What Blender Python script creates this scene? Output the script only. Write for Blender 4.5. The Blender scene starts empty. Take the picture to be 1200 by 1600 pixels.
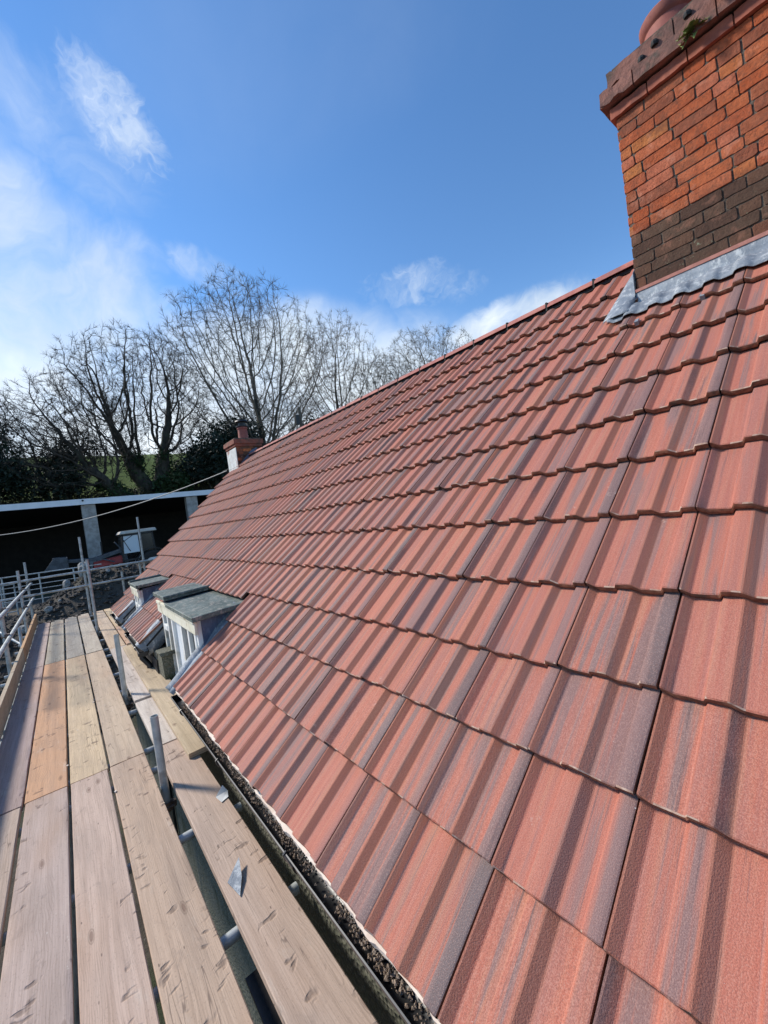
import bpy, bmesh, math, random
import numpy as np
from mathutils import Vector, Matrix, noise as mnoise
R = math.radians
random.seed(7)
rng = np.random.default_rng(7)
C = bpy.context.scene.collection
sc = bpy.context.scene
H = 4.6                                   # eye height above the yard by the house
# frame of the place: u runs along the eaves away from the viewer, w to the right (up the roof), z up from eye level
def P(u, w, z): return Vector((u, -w, z + H))

# ------------------------------------------------------------------ camera
YAW, PITCH, ROLL, FPX = R(38.313), R(-1.17), R(-7.83), 640.5
RP = R(40.64)                             # roof pitch
fwd = Vector((math.cos(YAW)*math.cos(PITCH), math.sin(YAW)*math.cos(PITCH), math.sin(PITCH)))
rgt = Vector((-math.sin(YAW), math.cos(YAW), 0))
upv = Vector((-math.cos(YAW)*math.sin(PITCH), -math.sin(YAW)*math.sin(PITCH), math.cos(PITCH)))
r2 = rgt*math.cos(ROLL) + upv*math.sin(ROLL)
u2 = -rgt*math.sin(ROLL) + upv*math.cos(ROLL)
fl = lambda v: Vector((v.x, -v.y, v.z))
m = Matrix((fl(r2), fl(u2), -fl(fwd))).transposed().to_4x4()
m.translation = P(0, 0, 0)
cam = bpy.data.objects.new('camera', bpy.data.cameras.new('camera')); C.objects.link(cam)
cam.matrix_world = m
cam.data.sensor_fit = 'VERTICAL'; cam.data.sensor_height = 36; cam.data.lens = 36*FPX/1600
cam.data.clip_start = .05; cam.data.clip_end = 3000
sc.camera = cam
sc.render.resolution_x = 768; sc.render.resolution_y = 1024

# ------------------------------------------------------------------ sun and sky
EL, AZ = R(38), R(34)                     # AZ: how far left of the eaves direction the sun stands
sdir = Vector((math.cos(AZ)*math.cos(EL), math.sin(AZ)*math.cos(EL), math.sin(EL)))
sun = bpy.data.objects.new('sun', bpy.data.lights.new('sun', 'SUN')); C.objects.link(sun)
sun.rotation_euler = sdir.to_track_quat('Z', 'Y').to_euler()
sun.data.energy = 4.15; sun.data.angle = R(8); sun.data.color = (1, .94, .85)   # thin high cloud softens the sun
world = bpy.data.worlds.new('World'); sc.world = world; world.use_nodes = True
sc.view_settings.view_transform = 'Standard'; sc.view_settings.look = 'None'
sc.view_settings.exposure = 0.24; sc.view_settings.gamma = 1

# ------------------------------------------------------------------ node helper
class NT:
    def __init__(s, nt): s.nt = nt; nt.nodes.clear()
    def n(s, t, **kw):
        d = s.nt.nodes.new(t); ins = kw.pop('i', {})
        for k, v in kw.items(): setattr(d, k, v)
        for k, v in ins.items(): s.put(d.inputs[k], v)
        return d
    def put(s, sock, v):
        if isinstance(v, bpy.types.NodeSocket): s.nt.links.new(v, sock)
        elif isinstance(v, bpy.types.Node): s.nt.links.new(v.outputs[0], sock)
        else:
            if isinstance(v, tuple) and len(v) == 3 and sock.type == 'RGBA': v = v + (1,)
            sock.default_value = v
    def math(s, op, a, b=0.0, c=None, clamp=False):
        d = s.n('ShaderNodeMath', operation=op, use_clamp=clamp); s.put(d.inputs[0], a); s.put(d.inputs[1], b)
        if c is not None: s.put(d.inputs[2], c)
        return d.outputs[0]
    def vm(s, op, a, b=None):
        d = s.n('ShaderNodeVectorMath', operation=op); s.put(d.inputs[0], a)
        if b is not None: s.put(d.inputs[1], b)
        return d.outputs['Value'] if op in ('DOT_PRODUCT', 'LENGTH') else d.outputs[0]
    def noise(s, v, scale, detail=4, rough=.55, dist=0, dim='3D'):
        d = s.n('ShaderNodeTexNoise', noise_dimensions=dim)
        s.put(d.inputs['Vector'], v); s.put(d.inputs['Scale'], scale); s.put(d.inputs['Detail'], detail)
        s.put(d.inputs['Roughness'], rough); s.put(d.inputs['Distortion'], dist); return d.outputs[0]
    def vor(s, v, scale, feature='F1', rand=1.0):
        d = s.n('ShaderNodeTexVoronoi', feature=feature); s.put(d.inputs['Vector'], v); s.put(d.inputs['Scale'], scale)
        s.put(d.inputs['Randomness'], rand); return d.outputs['Distance']
    def rmp(s, v, a, b, c=0.0, d=1.0, smooth=True):
        k = s.n('ShaderNodeMapRange', interpolation_type='SMOOTHSTEP' if smooth else 'LINEAR')
        for i_, x in enumerate((v, a, b, c, d)): s.put(k.inputs[i_], x)
        return k.outputs[0]
    def mix(s, f, a, b, blend='MIX'):
        d = s.n('ShaderNodeMix', data_type='RGBA', blend_type=blend)
        s.put(d.inputs[0], f); s.put(d.inputs[6], a); s.put(d.inputs[7], b); return d.outputs[2]
    def mp(s, v, scale=(1, 1, 1), loc=(0, 0, 0), rot=(0, 0, 0)):
        d = s.n('ShaderNodeMapping'); s.put(d.inputs[0], v)
        s.put(d.inputs[1], loc); s.put(d.inputs[2], rot); s.put(d.inputs[3], scale); return d.outputs[0]
    def bump(s, h, strength, dist, n=None):
        d = s.n('ShaderNodeBump'); s.put(d.inputs['Strength'], strength); s.put(d.inputs['Distance'], dist)
        s.put(d.inputs['Height'], h)
        if n is not None: s.put(d.inputs['Normal'], n)
        return d.outputs[0]
    def attr(s, name): return s.n('ShaderNodeAttribute', attribute_name=name)
    def obj(s): return s.n('ShaderNodeTexCoord').outputs['Object']
    def pos(s): return s.n('ShaderNodeNewGeometry').outputs['Position']
def mat(name):
    mt = bpy.data.materials.new(name); mt.use_nodes = True; return mt, NT(mt.node_tree)
def fin(t, col, rough=.8, normal=None, metal=0.0, spec=.5, **kw):
    b = t.n('ShaderNodeBsdfPrincipled'); t.put(b.inputs['Base Color'], col); t.put(b.inputs['Roughness'], rough)
    t.put(b.inputs['Metallic'], metal); t.put(b.inputs['Specular IOR Level'], spec)
    if normal is not None: t.put(b.inputs['Normal'], normal)
    for k, v in kw.items(): t.put(b.inputs[k.replace('_', ' ')], v)
    o = t.n('ShaderNodeOutputMaterial'); t.nt.links.new(b.outputs[0], o.inputs[0]); return b

# world: Nishita sky with high thin cloud
t = NT(world.node_tree)
sky = t.n('ShaderNodeTexSky', sky_type='NISHITA', sun_disc=False, sun_elevation=EL, sun_rotation=math.atan2(sdir.x, sdir.y),
          altitude=50, air_density=1.0, dust_density=0.0, ozone_density=3.2)
skyc = t.n('ShaderNodeHueSaturation', i={'Hue': .501, 'Saturation': 1.15, 'Value': 1.20, 'Color': sky.outputs[0]}).outputs[0]
dv = t.n('ShaderNodeTexCoord').outputs['Generated']
def pixdir(x, y):
    return (fl(fwd)*FPX + fl(r2)*(x-600) - fl(u2)*(y-800)).normalized()
def wisp(x, y, ax, rad_a, rad_b, dens, nscale, lo, hi):
    """cloud centred on a direction of the sky; ax tilts its long axis; radii in radians"""
    c = pixdir(x, y); e = pixdir(x+60*math.cos(ax), y-60*math.sin(ax)) - c
    e = (e - c*e.dot(c)).normalized(); g = c.cross(e)
    a = t.math('DIVIDE', t.vm('DOT_PRODUCT', dv, tuple(e)), rad_a)
    b = t.math('DIVIDE', t.vm('DOT_PRODUCT', dv, tuple(g)), rad_b)
    front = t.math('GREATER_THAN', t.vm('DOT_PRODUCT', dv, tuple(c)), 0.0)
    d2 = t.math('ADD', t.math('POWER', a, 2), t.math('POWER', b, 2))
    fall = t.math('MULTIPLY', t.rmp(d2, 0.0, 1.0, 1.0, 0.0), front)
    w1 = t.noise(t.mp(dv, (1, 1, 1), (x*.01, y*.01, 0)), nscale*.8, 4, .6)
    w2 = t.noise(t.mp(dv, (1, 1, 1), (x*.02, y*.013, 4)), nscale*.8, 4, .6)
    off = t.n('ShaderNodeCombineXYZ', i={0: t.math('MULTIPLY', t.math('SUBTRACT', w1, .5), .35), 1: t.math('MULTIPLY', t.math('SUBTRACT', w2, .5), .35), 2: t.math('MULTIPLY', t.math('SUBTRACT', w1, .5), -.3)}).outputs[0]
    q = t.vm('ADD', dv, off)
    nn = t.noise(t.mp(q, (1, 1, 1.5), (x*.013, y*.017, .3)), nscale, 9, .60, .2)
    v = t.math('ADD', nn, t.math('MULTIPLY', t.math('SUBTRACT', fall, 1.0), hi))
    v = t.rmp(v, lo, lo+.58, 0.0, 1.0)
    return t.math('MULTIPLY', t.math('MULTIPLY', v, t.rmp(fall, 0.0, .30)), dens, clamp=True)
cl = [wisp(10, 450, R(-35), .46, .27, .95, 3.6, .14, .42), wisp(-80, 330, R(-60), .26, .18, .45, 3.0, .24, .4),
      wisp(188, 195, R(-58), .12, .070, .72, 9.5, .24, .30), wisp(70, 190, R(-30), .22, .14, .38, 5.0, .28, .4),
      wisp(655, 450, R(8), .17, .065, .6, 9.0, .27, .3), wisp(790, 515, R(22), .24, .075, .95, 5.5, .12, .4),
      wisp(325, 425, R(-20), .13, .06, .6, 7, .26, .4), wisp(860, 460, R(22), .12, .05, .5, 7, .3, .4),
      wisp(420, 610, R(5), .60, .22, .95, 3.0, .04, .4), wisp(120, 640, R(0), .65, .25, .95, 2.5, .04, .4),
      wisp(460, 60, R(30), .6, .2, .07, 1.6, .30, .3), wisp(-500, 650, R(0), .9, .3, .8, 2.5, .2, .4),
      wisp(2200, 800, R(0), .9, .3, .8, 2.5, .2, .4)]
tot = cl[0]
for k in cl[1:]: tot = t.math('MAXIMUM', tot, k)
cloudc = t.mix(t.rmp(t.noise(dv, 3.0, 5, .6), .35, .7), (4.3, 4.9, 5.5), (6.2, 6.6, 6.9))
# pale milky air low down
hz = t.rmp(t.n('ShaderNodeSeparateXYZ', i={0: dv}).outputs[2], 0.0, .45, .40, 0.0)
skyh = t.mix(hz, skyc, (3.4, 4.7, 6.2))
wc = t.mix(tot, skyh, cloudc)
bg = t.n('ShaderNodeBackground', i={0: wc, 1: .15}); wo = t.n('ShaderNodeOutputWorld'); t.nt.links.new(bg.outputs[0], wo.inputs[0])

# ------------------------------------------------------------------ materials
M = {}
def m_tile():
    mt, t = mat('concrete_tile'); uv = t.n('ShaderNodeUVMap', uv_map='UV').outputs[0]
    rc = t.attr('rnd').outputs['Color']; sp = t.n('ShaderNodeSeparateColor', i={0: rc})
    r, g, b = sp.outputs
    sx = t.n('ShaderNodeSeparateXYZ', i={0: uv}); a, v = sx.outputs[0], sx.outputs[1]
    vec = t.n('ShaderNodeCombineXYZ', i={0: t.math('ADD', a, t.math('MULTIPLY', r, 37.0)), 1: t.math('ADD', v, t.math('MULTIPLY', g, 11.0)), 2: t.math('MULTIPLY', b, 9.0)})
    n1 = t.noise(t.mp(vec, (5.5, .9, 1)), 1.0, 3, .55, .15)           # broad streaks down the tile
    n2 = t.noise(t.mp(vec, (30, 2.0, 1)), 1.0, 4, .65, .1)            # fine streaks
    n3 = t.noise(t.mp(vec, (60, 40, 1)), 1.0, 4, .7)
    grain = t.noise(t.mp(vec, (110, 360, 1)), 1.0, 3, .75)
    grain2 = t.noise(t.mp(vec, (60, 190, 1), (3, 3, 0)), 1.0, 2, .6)
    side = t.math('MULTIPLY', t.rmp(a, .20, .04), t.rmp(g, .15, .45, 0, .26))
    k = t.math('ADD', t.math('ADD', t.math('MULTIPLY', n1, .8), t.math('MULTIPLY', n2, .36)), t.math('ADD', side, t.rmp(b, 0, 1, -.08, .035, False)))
    red = t.mix(t.rmp(n2, .3, .7), (.42, .122, .074), (.49, .168, .104))
    red = t.mix(t.rmp(t.noise(t.mp(vec, (11, 1.2, 1), (7, 0, 0)), 1, 3), .52, .68, 0, .7), red, (.46, .20, .12))
    red = t.mix(t.rmp(t.noise(t.mp(vec, (7, .8, 1), (3, 0, 0)), 1, 3), .48, .66, 0, .70), red, (.335, .135, .105))
    grey = t.mix(n3, (.135, .108, .105), (.215, .160, .148))
    c = t.mix(t.rmp(k, .555, .665, 0, .84), red, grey)
    c = t.mix(t.rmp(k, .70, .82, 0, .75), c, (.06, .055, .06))
    near = t.math('FRACT', t.math('MULTIPLY', r, 7.31)); near2 = t.math('FRACT', t.math('MULTIPLY', g, 5.77))
    wobb = t.math('MULTIPLY', t.math('SUBTRACT', t.noise(t.mp(vec, (2, 3, 1), (6, 0, 0)), 1, 2), .5), .05)
    aw = t.math('ADD', a, wobb)
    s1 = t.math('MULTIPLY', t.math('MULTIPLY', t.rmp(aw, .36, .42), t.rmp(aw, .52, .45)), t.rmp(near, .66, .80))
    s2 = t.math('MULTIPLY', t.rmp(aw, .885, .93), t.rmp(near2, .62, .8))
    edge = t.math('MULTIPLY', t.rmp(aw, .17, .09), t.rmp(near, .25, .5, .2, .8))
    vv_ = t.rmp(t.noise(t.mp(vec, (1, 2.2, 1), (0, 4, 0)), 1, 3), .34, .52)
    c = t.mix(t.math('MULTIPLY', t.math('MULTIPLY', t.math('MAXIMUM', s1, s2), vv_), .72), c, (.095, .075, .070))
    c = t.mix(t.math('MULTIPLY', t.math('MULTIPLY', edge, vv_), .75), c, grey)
    ts = t.noise(t.mp(vec, (34, 2.4, 1), (2, 9, 0)), 1.0, 3, .6)
    c = t.mix(t.math('MULTIPLY', t.rmp(ts, .60, .68), t.rmp(n1, .42, .56, 0, .75)), c, (.085, .070, .072))
    gr2 = t.noise(t.mp(vec, (105, 340, 1), (1, 7, 0)), 1.0, 1, .5)
    c = t.mix(t.rmp(gr2, .52, .66, 0, .30), c, (.52, .31, .235)); c = t.mix(t.rmp(gr2, .48, .36, 0, .36), c, (.17, .075, .055))
    c = t.mix(t.rmp(grain2, .56, .72, 0, .4), c, (.20, .09, .07))
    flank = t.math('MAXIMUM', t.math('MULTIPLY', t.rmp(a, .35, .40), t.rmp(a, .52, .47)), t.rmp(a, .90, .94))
    c = t.mix(t.math('MULTIPLY', t.math('MULTIPLY', flank, t.math('SUBTRACT', 1.0, t.math('MAXIMUM', s1, s2))), .40), c, (.46, .19, .10))   # brown body colour plus painted warm shade on flanks turned from the sun
    c = t.mix(t.rmp(n3, .62, .80, 0, .35), c, (.22, .11, .09))
    c = t.mix(t.math('MULTIPLY', r, .30), c, (.36, .135, .11))
    sm = t.math('MULTIPLY', t.rmp(t.noise(t.pos(), 7.0, 6, .7, .5), .64, .70), t.rmp(t.noise(t.mp(t.pos(), (1, 1, 1), (5, 0, 0)), 45, 4, .7), .45, .62))
    c = t.mix(t.math('MULTIPLY', sm, .42), c, (.55, .40, .33))
    fl_ = t.noise(t.pos(), 75, 2, .5)
    c = t.mix(t.rmp(fl_, .79, .81, 0, .8), c, (.75, .68, .6))
    h = t.math('ADD', t.math('MULTIPLY', gr2, .8), t.math('MULTIPLY', n3, .3))
    fin(t, c, t.rmp(n3, .3, .8, .66, .82), t.bump(h, .7, .002), spec=.35); return mt
def m_simple(name, c1, c2, scale, rough=.8, bump=.3, bd=.004, metal=0, detail=5, stretch=(1, 1, 1), lo=.35, hi=.65, spec=.5, c3=None, s3=3.0):
    mt, t = mat(name); o = t.obj(); n = t.noise(t.mp(o, stretch), scale, detail, .62)
    c = t.mix(t.rmp(n, lo, hi), c1, c2)
    if c3 is not None: c = t.mix(t.rmp(t.noise(o, s3, 6, .65), .50, .66), c, c3)
    fin(t, c, rough, t.bump(t.noise(t.mp(o, stretch), scale*3.1, 5, .65), bump, bd), metal, spec); return mt
def m_wood(name):
    mt, t = mat(name); uv = t.n('ShaderNodeUVMap', uv_map='UV').outputs[0]
    sp = t.n('ShaderNodeSeparateColor', i={0: t.attr('rnd').outputs['Color']}); r = sp.outputs[0]
    base = t.n('ShaderNodeHueSaturation', i={'Hue': .502, 'Saturation': 1.0, 'Value': 1.27, 'Color': t.attr('tint').outputs['Color']}).outputs[0]
    sx = t.n('ShaderNodeSeparateXYZ', i={0: uv})
    wv = t.noise(t.mp(uv, (.8, 5, 1)), 1.0, 3)
    vec = t.n('ShaderNodeCombineXYZ', i={0: t.math('ADD', sx.outputs[0], t.math('MULTIPLY', r, 40)), 1: t.math('ADD', sx.outputs[1], t.math('MULTIPLY', wv, .05)), 2: t.math('MULTIPLY', r, 13)})
    g1 = t.noise(t.mp(vec, (1.1, 42, 1)), 1, 5, .62, .4)
    g2 = t.noise(t.mp(vec, (4, 210, 1)), 1, 4, .7)
    blot = t.noise(t.mp(vec, (1.6, 6, 1), (4, 2, 0)), 1, 5, .6)
    blot2 = t.noise(t.mp(vec, (.7, 2.4, 1), (1, 9, 0)), 1, 3, .5)
    c = t.mix(t.rmp(g1, .3, .72, 0, .42), base, t.mix(.6, base, (.20, .135, .09), 'MULTIPLY'))
    c = t.mix(t.rmp(g2, .48, .72, 0, .30), c, (.13, .09, .065))
    c = t.mix(t.rmp(blot, .44, .66, 0, .26), c, (.27, .21, .17))
    c = t.mix(t.rmp(blot2, .50, .72, 0, .40), c, (.50, .30, .18))
    c = t.mix(t.rmp(t.noise(t.mp(vec, (3, 11, 1), (8, 2, 0)), 1, 6, .7), .58, .72, 0, .35), c, (.62, .52, .42))
    # chatter marks and scuffs lying across the grain
    wob = t.noise(t.mp(vec, (3, 9, 1), (9, 0, 0)), 1, 2)
    vec2 = t.n('ShaderNodeCombineXYZ', i={0: t.math('ADD', t.n('ShaderNodeSeparateXYZ', i={0: vec}).outputs[0], t.math('MULTIPLY', wob, .06)), 1: t.n('ShaderNodeSeparateXYZ', i={0: vec}).outputs[1], 2: t.math('MULTIPLY', r, 5)})
    ch = t.noise(t.mp(vec2, (21, 11.0, 1), (0, 5, 0)), 1, 2, .5, .15)
    gate = t.rmp(t.noise(t.mp(vec, (3.4, 11, 1), (2, 7, 0)), 1, 3), .50, .60)
    dent = t.math('MULTIPLY', t.rmp(ch, .57, .69), gate)
    rl = t.math('SINE', t.math('MULTIPLY', t.math('ADD', t.n('ShaderNodeSeparateXYZ', i={0: vec}).outputs[1], t.math('MULTIPLY', t.noise(t.mp(vec, (1.6, 3.5, 1), (3, 0, 5)), 1, 3, .45), .16)), 720.0))
    c = t.mix(t.math('MULTIPLY', t.rmp(rl, .35, .95), t.rmp(t.noise(t.mp(vec, (2, 14, 1), (8, 8, 0)), 1, 3), .42, .62, 0, .24)), c, (.19, .135, .10))
    crk = t.math('MULTIPLY', t.rmp(t.math('ABSOLUTE', t.math('SUBTRACT', t.noise(t.mp(vec, (.9, 26, 1), (1, 3, 6)), 1, 2, .4), .5)), .010, .002), t.rmp(t.noise(t.mp(vec, (1.3, 6, 1), (6, 6, 0)), 1, 2), .52, .60))
    c = t.mix(t.math('MULTIPLY', crk, .55), c, (.08, .055, .045))
    spk = t.noise(t.mp(vec, (90, 190, 1)), 1, 2)
    c = t.mix(t.rmp(spk, .56, .74, 0, .3), c, (.16, .12, .10))
    c = t.mix(t.math('MULTIPLY', dent, .60), c, (.13, .085, .065))
    spl = t.rmp(t.noise(t.mp(vec, (11, 24, 1), (4, 4, 0)), 1, 4, .6), .70, .74)
    c = t.mix(t.math('MULTIPLY', spl, .55), c, (.62, .56, .48))
    foot = t.rmp(t.noise(t.mp(vec, (5, 9, 1), (1, 4, 2)), 1, 5, .6, .6), .60, .70, 0, .28)
    c = t.mix(foot, c, (.20, .155, .13))
    kd = t.vor(t.mp(vec, (2.6, 8.5, 1), (0, 0, 3)), 1)
    knot = t.rmp(kd, .10, .06)
    c = t.mix(t.math('MULTIPLY', knot, .55), c, (.14, .075, .05))
    ring = t.math('MULTIPLY', t.rmp(kd, .13, .105), t.rmp(kd, .085, .10))
    c = t.mix(t.math('MULTIPLY', ring, .35), c, (.10, .06, .04))
    nail = t.rmp(t.vor(t.mp(vec, (5, 17, 1), (2, 0, 0)), 1), .055, .035)
    c = t.mix(t.math('MULTIPLY', nail, .6), c, (.05, .035, .03))
    c = t.mix(t.rmp(t.noise(t.mp(vec, (.25, 9, 1), (3, 1, 0)), 1, 2), .60, .63, 0, .0), c, (.07, .05, .04))
    h = t.math('SUBTRACT', t.math('ADD', t.math('MULTIPLY', g1, .5), t.math('MULTIPLY', g2, .35)), t.math('MULTIPLY', dent, 1.3))
    fin(t, c, .82, t.bump(h, .75, .004), spec=.25); return mt
def m_brick():
    mt, t = mat('old_brick'); o = t.obj(); base = t.n('ShaderNodeHueSaturation', i={'Saturation': 1.02, 'Value': 1.14, 'Color': t.attr('tint').outputs['Color']}).outputs[0]
    n = t.noise(o, 14, 6, .7); n2 = t.noise(o, 60, 5, .7)
    c = t.mix(t.rmp(n, .35, .68, 0, .55), base, t.mix(1.0, base, (.45, .32, .28), 'MULTIPLY'))
    c = t.mix(t.rmp(n2, .48, .66, 0, .48), c, (.15, .065, .04)); c = t.mix(t.rmp(t.noise(o, 6.5, 8, .78, .6), .48, .64, 0, .50), c, (.15, .07, .045))
    c = t.mix(t.rmp(t.noise(o, 8, 3), .60, .70, 0, .35), c, (.62, .27, .17))
    z = t.n('ShaderNodeSeparateXYZ', i={0: t.pos()}).outputs[2]
    zn = t.math('ADD', z, t.math('MULTIPLY', t.math('SUBTRACT', t.noise(o, 3.5, 6, .7), .5), .32))
    big = t.math('GREATER_THAN', 4.0, t.n('ShaderNodeSeparateXYZ', i={0: t.pos()}).outputs[0])
    st = t.math('MULTIPLY', t.rmp(zn, H+1.74, H+1.58), big)
    c = t.mix(t.math('MULTIPLY', st, .45), c, (.085, .055, .04))
    mo = t.math('MULTIPLY', t.rmp(t.noise(o, 26, 5, .75), .62, .68), t.rmp(zn, H+1.62, H+1.35))
    c = t.mix(mo, c, (.25, .26, .17))
    fin(t, c, .88, t.bump(t.math('ADD', n, n2), .8, .008), spec=.2); return mt
def m_dirt():
    mt, t = mat('yard_ground'); p = t.pos()
    n = t.noise(p, .35, 8, .65); n2 = t.noise(p, 2.5, 8, .75)
    c = t.mix(n2, (.035, .028, .02), (.11, .085, .06))
    c = t.mix(t.rmp(n, .5, .62), c, t.mix(n2, (.018, .024, .008), (.045, .058, .018)))
    c = t.mix(t.rmp(t.noise(p, 9, 5, .7), .64, .72), c, (.23, .21, .18))
    fin(t, c, .95, t.bump(n2, 1, .08)); return mt
def m_hill():
    mt, t = mat('hill_grass'); p = t.pos()
    z = t.n('ShaderNodeSeparateXYZ', i={0: p}).outputs[2]
    n2 = t.noise(p, 3.5, 8, .75)
    gr = t.mix(t.math('MULTIPLY', t.math('ADD', n2, t.noise(p, .7, 6, .7)), .5), (.02, .04, .006), (.20, .30, .035))
    br = t.mix(n2, (.025, .02, .012), (.09, .07, .04))
    f = t.rmp(t.math('ADD', z, t.math('MULTIPLY', t.noise(p, .5, 4), 2.0)), H+3.9, H+4.9)
    fin(t, t.mix(f, br, gr), .95, t.bump(n2, 1, .1)); return mt
def m_leaf(name, c1, c2, rough=.6):
    mt, t = mat(name); o = t.pos(); n = t.noise(o, 1.3, 4, .7); n2 = t.noise(o, 9, 2)
    c = t.mix(t.math('MULTIPLY', t.math('ADD', n, n2), .5), c1, c2)
    b = fin(t, c, rough, spec=.3); return mt
def m_glass(name, c, rough=.08):
    mt, t = mat(name); n = t.noise(t.obj(), 3, 3)
    fin(t, c, rough, t.bump(n, .05, .01), spec=.9); return mt
def m_render():
    mt, t = mat('roughcast'); o = t.obj()
    n = t.noise(o, 3, 6, .7); v = t.vor(o, 45)
    c = t.mix(t.rmp(n, .38, .62), (.11, .115, .08), (.055, .065, .035))
    c = t.mix(t.rmp(v, .2, .5, 0, .55), (.17, .16, .125), c)
    c = t.mix(t.rmp(t.noise(o, 1.7, 5, .7), .52, .64, 0, .8), c, (.03, .042, .015))
    fin(t, c, .95, t.bump(t.math('ADD', v, n), 1, .012)); return mt
def m_lead(name, c1, c2, c3):
    mt, t = mat(name); o = t.obj()
    n = t.noise(o, 5, 7, .7); n2 = t.noise(t.mp(o, (1, 1, .5)), 22, 7, .75); n3 = t.noise(o, 2.2, 4, .6, 1.0)
    c = t.mix(t.rmp(n, .35, .65), c1, c2); c = t.mix(t.rmp(n2, .50, .62, 0, .75), c, c3); c = t.mix(t.rmp(t.noise(o, 60, 4, .8), .58, .7, 0, .5), c, c3)
    fin(t, c, t.rmp(n2, .3, .7, .55, .72), t.bump(t.math('ADD', t.math('MULTIPLY', n3, 2), n2), .7, .010), .08, .4); return mt
def m_fleck(name, base, fleck):
    mt, t = mat(name); o = t.obj(); n = t.noise(o, 18, 5, .7)
    c = t.mix(t.rmp(n, .55, .7), base, fleck)
    fin(t, c, .7, t.bump(n, .3, .002), spec=.3); return mt
def m_stack_ground(): pass
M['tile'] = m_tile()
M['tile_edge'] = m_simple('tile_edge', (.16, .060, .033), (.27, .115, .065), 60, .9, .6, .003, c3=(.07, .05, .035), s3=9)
M['chip'] = m_simple('chipped_edge', (.40, .24, .17), (.60, .44, .34), 40, .9)
M['felt'] = m_simple('felt', (.012, .012, .012), (.02, .02, .02), 10)
M['wood'] = m_wood('scaffold_board'); M['brick'] = m_brick()
M['mortar'] = m_simple('mortar', (.05, .037, .028), (.15, .115, .085), 25, .95, .8, .006)
M['pinkmortar'] = m_simple('pink_mortar', (.50, .22, .17), (.40, .17, .13), 20, .9)
M['soot'] = m_simple('soot_stone', (.13, .065, .05), (.26, .115, .085), 7, .92, .9, .012, c3=(.065, .055, .04), s3=5)
M['steel'] = m_simple('galvanised_tube', (.36, .385, .375), (.52, .54, .52), 9, .45, .25, .001, .2, stretch=(1, 1, 1), c3=(.26, .26, .24), s3=6)
M['rusty'] = m_simple('coupler_steel', (.10, .085, .075), (.24, .17, .13), 20, .6, .3, .002, .5)
M['lead'] = m_lead('new_lead', (.17, .195, .225), (.28, .31, .34), (.52, .54, .54))
M['leaddark'] = m_lead('dark_lead', (.075, .095, .15), (.12, .15, .22), (.17, .20, .27))
M['leadroof'] = m_lead('weathered_lead', (.06, .085, .075), (.15, .185, .165), (.36, .33, .28))
M['whitepaint'] = m_simple('white_paint', (.78, .78, .74), (.86, .86, .82), 6, .55, .15, .001, c3=(.50, .48, .40), s3=3)
M['cream'] = m_simple('cream_paint', (.72, .68, .52), (.80, .76, .62), 9, .6, .2, .002, c3=(.45, .38, .24), s3=5)
M['pane'] = m_glass('window_glass', (.02, .022, .022), .2); M['blind'] = m_simple('pale_blind', (.66, .70, .72), (.74, .77, .78), 5, .6)
M['black'] = m_simple('black_plastic', (.012, .013, .014), (.03, .03, .032), 14, .38, .1, .001)
M['debris'] = m_simple('gutter_debris', (.24, .175, .125), (.46, .35, .26), 45, .95, 1, .01, c3=(.48, .38, .29), s3=30)
M['stripcream'] = m_simple('eaves_filler', (.66, .52, .42), (.80, .70, .60), 14, .85, .4, .003)
M['roughcast'] = m_render()
M['limewash'] = m_simple('limewash', (.70, .72, .68), (.58, .58, .54), 9, .9, .6, .01, c3=(.40, .22, .18), s3=4)
M['terracotta'] = m_simple('terracotta', (.24, .065, .05), (.32, .10, .07), 12, .75, .3, .003, c3=(.25, .08, .06), s3=7)
M['capred'] = m_simple('cap_tile', (.34, .105, .085), (.44, .17, .13), 9, .8, .3, .003, c3=(.25, .11, .10), s3=4)
M['iron'] = m_simple('black_iron', (.01, .01, .011), (.03, .028, .026), 14, .5)
M['bark'] = m_simple('bark', (.035, .03, .023), (.08, .07, .052), 4, .95, .8, .03, stretch=(1, 1, .3), c3=(.06, .075, .035), s3=1.2)
M['twig'] = m_simple('twig', (.035, .028, .02), (.075, .06, .045), 2, .9)
M['twigpale'] = m_simple('pale_twig', (.10, .082, .062), (.19, .16, .125), 2, .9)
M['ivy'] = m_leaf('ivy', (.012, .028, .010), (.045, .085, .025)); M['holly'] = m_leaf('evergreen', (.006, .014, .009), (.024, .042, .024))
M['bramble'] = m_leaf('bramble', (.03, .028, .018), (.07, .065, .035)); M['grassblade'] = m_leaf('dry_grass', (.07, .06, .03), (.16, .13, .07))
M['fern'] = m_leaf('fern', (.10, .15, .03), (.28, .32, .11))
M['dirt'] = m_dirt(); M['hill'] = m_hill()
M['shedmetal'] = m_simple('shed_sheet', (.30, .32, .33), (.42, .44, .45), 3, .6, .1, .002)
M['fascia'] = m_simple('pale_fascia', (.74, .76, .77), (.82, .83, .84), 2, .6)
M['concrete'] = m_simple('concrete_block', (.27, .25, .225), (.40, .375, .34), 4, .9, .5, .01)
M['shedin'] = m_simple('shed_inside_shade', (.004, .004, .004), (.010, .009, .008), 3, .9)  # near black: the shade inside the shed is put into the colour
M['tred'] = m_simple('red_paint', (.30, .022, .015), (.42, .04, .025), 5, .45); M['tblue'] = m_simple('dull_blue_metal', (.03, .04, .05), (.07, .085, .10), 4, .5)
M['cabroof'] = m_simple('faded_cab_roof', (.42, .38, .31), (.52, .48, .40), 5, .6)
M['tyre'] = m_simple('rubber', (.015, .015, .015), (.03, .028, .026), 12, .85); M['cabglass'] = m_glass('cab_glass', (.58, .66, .70), .2)  # cab glass: pale sky reflection put into its base colour
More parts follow.
